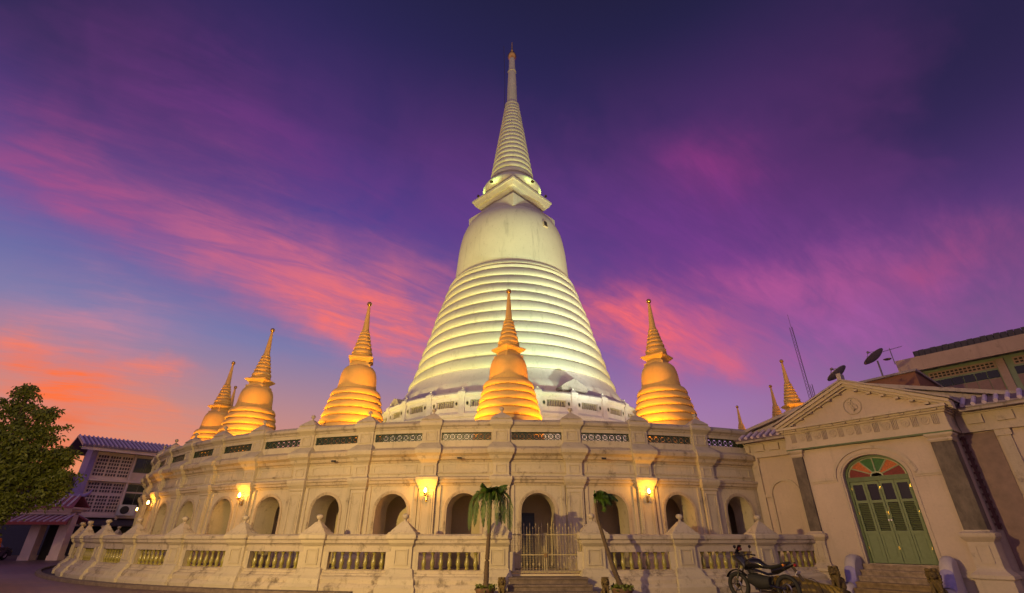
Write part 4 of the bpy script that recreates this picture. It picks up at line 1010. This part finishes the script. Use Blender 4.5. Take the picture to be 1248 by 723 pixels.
# car
car=thing('parked_car','black car parked in the gateway at the far left','car',(-37.6,38.2,0),R_(100))
body=[(-2.1,.42,.62),(-2.05,.72,.80),(-1.3,.80,.84),(1.3,.78,.84),(2.0,.68,.80),(2.15,.45,.66)]
b=MB(); vs=[];fs=[]
for x,h,w in body: vs+=[(x,-w,.25),(x,-w*1.02,h*.8),(x,-w*.9,h+.05),(x,w*.9,h+.05),(x,w*1.02,h*.8),(x,w,.25)]
for j in range(len(body)-1):
    for i in range(6): a=j*6+i;c=j*6+(i+1)%6; fs.append((a,c,c+6,a+6))
fs+= [(0,1,2,3,4,5),tuple(range((len(body)-1)*6,len(body)*6))[::-1]]
b.add(vs,fs).build('body','car',car)
b=MB(); vs=[(x,s*w,z) for x,w,z in ((-1.5,.70,.84),(-.95,.58,1.40),(.45,.58,1.42),(1.15,.70,.84)) for s in (-1,1)]
b.add(vs,[(0,2,3,1),(2,4,5,3),(4,6,7,5),(0,1,7,6),(0,6,4,2),(1,3,5,7)]).build('cabin','darkglass',car)
MB().box(-.93,.43,-.56,.56,1.415,1.45).build('roof','car',car)
for x in (-1.35,1.35):
    for s in (-1,1):
        o=MB().torus((x,s*.78,.31),.22,.09,'y',20,8).build('wheel','rubber',car); MB().tube([(x,s*.74,.31),(x,s*.84,.31)],.16,14).build('rim','steel',o)
for s in (-1,1): MB().sphere((2.08,s*.58,.62),.12,10,6,(.5,1.2,.8)).build('headlight','whiteplastic',car)
# railing before the car
rl=thing('metal_railing','thin dark metal railing in front of the parked car','railing',(-34.9,36.5,0),R_(5))
b=MB(); 
for x in (-3.2,-1.6,0): b.tube([(x,0,0),(x,0,1.0)],.03,6)
b.tube([(-3.2,0,1.0),(0,0,1.0)],.03,6).tube([(-3.2,0,.5),(0,0,.5)],.02,6); b.build('rail','steel',rl)
# monk: one skinned body with a robe
def skin_body(name,verts,edges,rad,mat,parent,root=0):
    me=bpy.data.meshes.new(name); me.from_pydata(verts,edges,[]); o=bpy.data.objects.new(name,me); COL.objects.link(o); o.parent=parent
    me.materials.append(M[mat]); sk=o.modifiers.new('skin','SKIN')
    for i,r in enumerate(rad): me.skin_vertices[0].data[i].radius=(r,r) if not isinstance(r,tuple) else r
    me.skin_vertices[0].data[root].use_root=True
    sk.use_smooth_shade=True; su=o.modifiers.new('sub','SUBSURF'); su.levels=2; su.render_levels=2
    return o
mk=thing('person','person in an orange robe standing at the left edge of the yard','person',(-33.75,35.2,0),R_(60))
V=[(0,0,.92),(0,0,1.12),(0,0,1.32),(0,0,1.45),(0,.0,1.53),(0,-.01,1.64),(.17,0,1.40),(.24,.02,1.15),(.22,-.10,.93),(.22,-.13,.84),(-.17,0,1.40),(-.24,.02,1.15),(-.22,-.10,.93),(-.22,-.13,.84),(.09,0,.86),(.10,-.01,.48),(.10,.01,.09),(.10,-.12,.04),(-.09,0,.86),(-.10,-.01,.48),(-.10,.01,.09),(-.10,-.12,.04)]
E_=[(0,1),(1,2),(2,3),(3,4),(4,5),(2,6),(6,7),(7,8),(8,9),(2,10),(10,11),(11,12),(12,13),(0,14),(14,15),(15,16),(16,17),(0,18),(18,19),(19,20),(20,21)]
RD=[.13,.13,.14,.055,.06,.095,.06,.045,.035,.04,.06,.045,.035,.04,.085,.06,.04,.035,.085,.06,.04,.035]
skin_body('body',V,E_,RD,'skin',mk)
MB().sphere((0,.012,1.66),.102,14,10,(1,1.05,1.1)).build('hair','hair',mk)
vs=[];fs=[];n=36
secs=[(.14,.10,1.44),(.215,.15,1.38),(.25,.165,1.2),(.235,.165,1.0),(.25,.19,.85),(.27,.2,.6),(.29,.22,.35),(.30,.23,.17)]
b=MB()
for a_,b_,z in secs:
    for i in range(n): t_=2*PI*i/n; f_=1+.05*math.sin(t_*9+z*3)*(1.5-z); vs.append((a_*f_*math.cos(t_),b_*f_*math.sin(t_),z))
for j in range(len(secs)-1):
    for i in range(n): a=j*n+i;c=j*n+(i+1)%n; fs.append((a,c,c+n,a+n))
b.add(vs,fs,True); b.tube([(-.2,-.14,1.42),(.0,-.2,1.2),(.22,-.18,.95),(.24,-.05,.8)],[.03,.05,.05,.03],8); b.build('robe','robe',mk)
# tree
def tree(lb,loc,trunk_h,blobs,nleaf,leaf,seed):
    rng=random.Random(seed); t=thing('tree',lb,'tree',loc)
    b=MB(); b.tube([(0,0,-.1),(.1,0,trunk_h*.5),(.0,.1,trunk_h),(.1,0,trunk_h+1.6)],[.32,.24,.2,.12],10)
    for c,r in blobs: 
        m=Vector(c)*.55+Vector((0,0,trunk_h*.45)); b.tube([(0,.1,trunk_h*.85),m,Vector(c)],[.13,.08,.03],6)
    b.build('trunk','bark',t)
    b=MB()
    for c,r in blobs:
        cl=max(12,int(60*r*r/1.5))
        for k in range(cl):
            d=Vector((rng.gauss(0,1),rng.gauss(0,1),rng.gauss(0,1))).normalized(); q=Vector(c)+Vector((d.x,d.y,d.z*.85))*r*rng.uniform(.35,1.25)
            # hanging spray of leaves
            for i in range(nleaf):
                p=q+Vector((rng.gauss(0,.17),rng.gauss(0,.17),-abs(rng.gauss(0,.24))+.1))
                a=rng.uniform(0,2*PI); dd=Vector((math.cos(a)*.7,math.sin(a)*.7,-rng.uniform(.2,1.1))).normalized()*leaf*rng.uniform(.7,1.3); s=dd.cross(Vector((rng.gauss(0,1),rng.gauss(0,1),rng.gauss(0,1)))).normalized()*leaf*.23
                b.add([p,p+dd*.45+s,p+dd,p+dd*.45-s],[(0,1,2,3)])
    b.build('crown','leaf',t,fix=False)
tree('big dark green leafy tree at the left edge of the photo',(-25.0,24.2,0),2.6,
 [((.2,0,5.1),1.5),((2.0,-.2,4.9),1.25),((2.7,.2,3.9),1.0),((1.3,-.5,6.5),.85),((-.6,.1,7.1),1.0),((2.2,0,6.1),.55),((3.2,.2,5.0),.45),((1.6,.2,3.1),1.0),((.2,-.5,3.4),1.2),((-.8,0,2.6),1.1),((.4,-.2,8.1),.4),((1.3,.2,7.2),.35),((-1.6,.3,5.2),1.5),((.6,.3,2.35),.8),((3.3,.1,4.2),.4)],48,.20,11)
# street lamp that lights the forecourt (left of the camera, out of the photo)
sl=thing('street_lamp','tall yard lamp left of the photographer','street lamp',(-8.6,3.6,0))
MB().lathe([(.12,0),(.1,.3),(.06,.4),(.05,5.0)],12).build('pole','blackiron',sl); MB().tube([(0,0,5),(.15,.2,5.15),(.5,.6,5.2)],.035,8).build('arm','blackiron',sl)
MB().lathe([(.05,.12),(.22,.05),(.24,0),(.2,.0)],16,(.55,.66,5.08)).build('shade','blackiron',sl); MB().sphere((.55,.66,5.04),.1,12,8).build('bulb','bulb',sl)
light('street_light','POINT',(-8.05,4.26,4.86),8000,(1,.655,.205),size=.06)
# ------------------------------------------------------------------ camera, world, sun
cam=bpy.data.cameras.new('camera'); cam.sensor_width=36; cam.lens=583/1248*36; cam.clip_start=.05; cam.clip_end=5000
co_=bpy.data.objects.new('camera',cam); COL.objects.link(co_); co_.location=(0,0,1.5); co_.rotation_euler=(R_(90+26.7),0,0); S.camera=co_
W=bpy.data.worlds.new('World'); S.world=W; W.use_nodes=True; N=W.node_tree.nodes; L=W.node_tree.links
bg=N['Background']; tc=N.new('ShaderNodeTexCoord'); VEC=tc.outputs['Generated']
def mth(op,a,b=None,c=None):
    n=N.new('ShaderNodeMath'); n.operation=op
    for i,v in enumerate((a,b,c)):
        if v is None: continue
        if isinstance(v,(int,float)): n.inputs[i].default_value=v
        else: L.new(v,n.inputs[i])
    return n.outputs[0]
def vm(op,a,b=None,s=None):
    n=N.new('ShaderNodeVectorMath'); n.operation=op
    for i,v in enumerate((a,b)):
        if v is None: continue
        if isinstance(v,(tuple,Vector)): n.inputs[i].default_value=tuple(v)
        else: L.new(v,n.inputs[i])
    if s is not None: n.inputs['Scale'].default_value=s
    return n.outputs['Value'] if op in('DOT_PRODUCT','LENGTH') else n.outputs[0]
def lin(c): return tuple(((x/255+.055)/1.055)**2.4 if x>10 else x/255/12.92 for x in c)
def ramp(f,stops):
    r=N.new('ShaderNodeValToRGB'); e=r.color_ramp.elements
    while len(e)<len(stops): e.new(.5)
    for k,(p,c) in zip(e,sorted(stops)): k.position=p; k.color=(*lin(c),1)
    L.new(f,r.inputs[0]); return r.outputs[0]
def mixc(f,a,b):
    x=N.new('ShaderNodeMix'); x.data_type='RGBA'
    if isinstance(f,(int,float)): x.inputs[0].default_value=f
    else: L.new(f,x.inputs[0])
    for i,v in ((6,a),(7,b)):
        if isinstance(v,tuple): x.inputs[i].default_value=(*lin(v),1)
        else: L.new(v,x.inputs[i])
    return x.outputs[2]
def noise(vec,scale,detail,rough=.6,dist=0):
    n=N.new('ShaderNodeTexNoise'); n.inputs['Scale'].default_value=scale; n.inputs['Detail'].default_value=detail; n.inputs['Roughness'].default_value=rough; n.inputs['Distortion'].default_value=dist
    L.new(vec,n.inputs['Vector']); return n
nrm=vm('NORMALIZE',VEC)
n1=noise(nrm,2.3,5,.6); off=vm('SCALE',vm('SUBTRACT',n1.outputs['Color'],(.5,.5,.5)),s=.26)
n1b=noise(nrm,9,6,.65); off2=vm('SCALE',vm('SUBTRACT',n1b.outputs['Color'],(.5,.5,.5)),s=.07)
v=vm('ADD',vm('ADD',nrm,off),off2)
sep=N.new('ShaderNodeSeparateXYZ'); L.new(nrm,sep.inputs[0]); zc=mth('MAXIMUM',sep.outputs[2],0.)
left=ramp(zc,[(0,(185,120,105)),(.10,(220,138,105)),(.2,(184,132,135)),(.32,(116,118,168)),(.45,(70,84,158)),(.56,(58,60,140)),(.68,(62,42,108)),(.80,(40,32,84)),(.88,(28,27,66))])
right=ramp(zc,[(0,(150,100,125)),(.12,(172,128,162)),(.22,(158,116,170)),(.34,(126,86,156)),(.45,(94,58,136)),(.56,(64,44,112)),(.68,(46,36,92)),(.80,(32,28,68)),(.88,(24,22,48))])
xs=N.new('ShaderNodeMapRange'); xs.interpolation_type='SMOOTHSTEP'; xs.inputs[1].default_value=-.45; xs.inputs[2].default_value=.45; L.new(sep.outputs[0],xs.inputs[0])
col=mixc(xs.outputs[0],left,right)
xd=N.new('ShaderNodeMapRange'); xd.interpolation_type='SMOOTHSTEP'; xd.inputs[1].default_value=.3; xd.inputs[2].default_value=.85; xd.inputs[4].default_value=.55; L.new(sep.outputs[0],xd.inputs[0])
col=mixc(xd.outputs[0],col,(60,36,78))
ab=mth('ABSOLUTE',sep.outputs[0])
def ss(v_,a,b):
    q=N.new('ShaderNodeMapRange'); q.interpolation_type='SMOOTHSTEP'; q.inputs[1].default_value=a; q.inputs[2].default_value=b; L.new(v_,q.inputs[0]); return q.outputs[0]
col=mixc(mth('MULTIPLY',mth('MULTIPLY',ss(ab,.3,.72),ss(zc,.40,.66)),.8),col,(27,24,60))
# thin wispy texture of the cirrus, stretched in a plane above
zz=mth('ADD',zc,.22); inv=mth('DIVIDE',1.,zz); pl=vm('MULTIPLY',nrm,(1,1,0)); 
sc=N.new('ShaderNodeVectorMath'); sc.operation='SCALE'; L.new(pl,sc.inputs[0]); L.new(inv,sc.inputs['Scale'])
mp0=N.new('ShaderNodeMapping'); mp0.inputs['Rotation'].default_value=(0,0,R_(-36)); L.new(sc.outputs[0],mp0.inputs[0]); mp=N.new('ShaderNodeMapping'); mp.inputs['Scale'].default_value=(.8,2.6,1); L.new(mp0.outputs[0],mp.inputs[0])
wisp=noise(mp.outputs[0],2.0,9,.62,.6).outputs['Fac']
wr=N.new('ShaderNodeMapRange'); wr.interpolation_type='SMOOTHSTEP'; wr.inputs[1].default_value=.28; wr.inputs[2].default_value=.74; L.new(wisp,wr.inputs[0]); mp2=N.new('ShaderNodeMapping'); mp2.inputs['Scale'].default_value=(2.2,9,1); L.new(mp0.outputs[0],mp2.inputs[0])
wisp2=noise(mp2.outputs[0],2.0,8,.6,.8).outputs['Fac']
wispf=mth('MULTIPLY',mth('ADD',mth('MULTIPLY',wr.outputs[0],.85),.22),mth('ADD',mth('MULTIPLY',ss(wisp2,.35,.65),.5),.72))
big=noise(v,1.9,4,.55,.4).outputs['Fac']
col=mixc(mth('MULTIPLY',mth('MULTIPLY',ss(big,.42,.62),mth('SUBTRACT',1.,ss(zc,.62,.82))),mth('MULTIPLY',ss(zc,.3,.55),.22)),col,(138,62,138))
f_=583;ct,st_=math.cos(R_(26.7)),math.sin(R_(26.7))
def dirp(x,y):
    U=361.5-y; return Vector((x-624,f_*ct-U*st_,f_*st_+U*ct)).normalized()
def streak(p1,p2,w,c,amt,cur):
    a,b=dirp(*p1),dirp(*p2); m=(a+b).normalized(); ax=(b-a); L2=ax.length/2; ax.normalize(); n=m.cross(ax).normalized(); sw=w/640.
    u=mth('SUBTRACT',vm('DOT_PRODUCT',v,ax),m.dot(ax)); ww=vm('DOT_PRODUCT',v,n)
    u2=mth('POWER',mth('ABSOLUTE',mth('DIVIDE',u,L2)),2.); w2=mth('POWER',mth('ABSOLUTE',mth('DIVIDE',ww,sw)),2.)
    g=mth('EXPONENT',mth('MULTIPLY',mth('ADD',u2,w2),-1.)); g=mth('MULTIPLY',g,mth('GREATER_THAN',vm('DOT_PRODUCT',nrm,m),.2))
    g=mth('MINIMUM',mth('MULTIPLY',mth('MULTIPLY',g,wispf),amt),1.)
    return mixc(g,cur,c)
for s_ in (((-40,190),(200,290),40,(178,68,128),.7),((40,120),(460,200),75,(112,50,126),.65),((420,240),(620,200),55,(104,52,134),.55),((140,265),(440,330),62,(176,84,142),.7),
  ((240,300),(560,385),62,(224,110,126),.85),((360,345),(570,435),36,(250,112,104),1.1),((-40,400),(200,430),42,(205,128,150),.7),((-60,475),(120,510),34,(252,106,52),1.45),((-20,545),(120,560),26,(225,110,80),.8),((60,500),(260,535),18,(232,125,95),.8),((100,470),(240,478),10,(250,120,85),.7),
  ((800,205),(920,225),40,(150,52,122),.6),((720,250),(1000,330),75,(118,55,140),.55),((690,375),(920,425),40,(245,104,110),1.15),((860,430),(930,450),16,(240,105,115),.7),((840,370),(1120,350),42,(205,88,145),.8),((860,400),(1260,350),70,(150,78,150),.7),((1040,345),(1260,300),26,(165,72,125),.6),((560,250),(700,290),60,(120,58,150),.4),((-60,430),(40,445),14,(250,120,90),.8),((950,430),(1100,400),40,(165,92,165),.5)):
    col=streak(*s_[:3],s_[3],s_[4],col)
# lavender sky behind the photographer, brightened to add fill on camera-facing walls
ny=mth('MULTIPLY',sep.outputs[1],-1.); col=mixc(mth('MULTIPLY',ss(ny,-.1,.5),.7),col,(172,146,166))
# below the horizon: dim ground-lit haze
dn=mth('LESS_THAN',sep.outputs[2],-.01); col=mixc(dn,col,(70,45,45))
sky=N.new('ShaderNodeTexSky'); sky.sky_type='NISHITA'; sky.sun_disc=False; sky.sun_elevation=R_(1.0); sky.sun_rotation=R_(-48); sky.air_density=1.5
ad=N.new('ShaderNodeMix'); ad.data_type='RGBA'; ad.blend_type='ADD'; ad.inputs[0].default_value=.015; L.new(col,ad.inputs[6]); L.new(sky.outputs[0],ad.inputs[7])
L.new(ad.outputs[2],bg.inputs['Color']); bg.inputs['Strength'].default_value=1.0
sun=bpy.data.lights.new('sun','SUN'); sun.energy=.12; sun.angle=R_(12); sun.color=(1,.45,.3); so=bpy.data.objects.new('sun',sun); COL.objects.link(so)
az_=R_(-48); so.rotation_euler=(-Vector((math.sin(az_),math.cos(az_),math.tan(R_(4))))).to_track_quat('-Z','Y').to_euler()
vs_=S.view_settings; vs_.view_transform='Standard'; vs_.look='None'; vs_.exposure=0; vs_.gamma=1
S.cycles.use_denoising=True; S.cycles.sample_clamp_indirect=4; S.cycles.max_bounces=6; S.cycles.diffuse_bounces=3
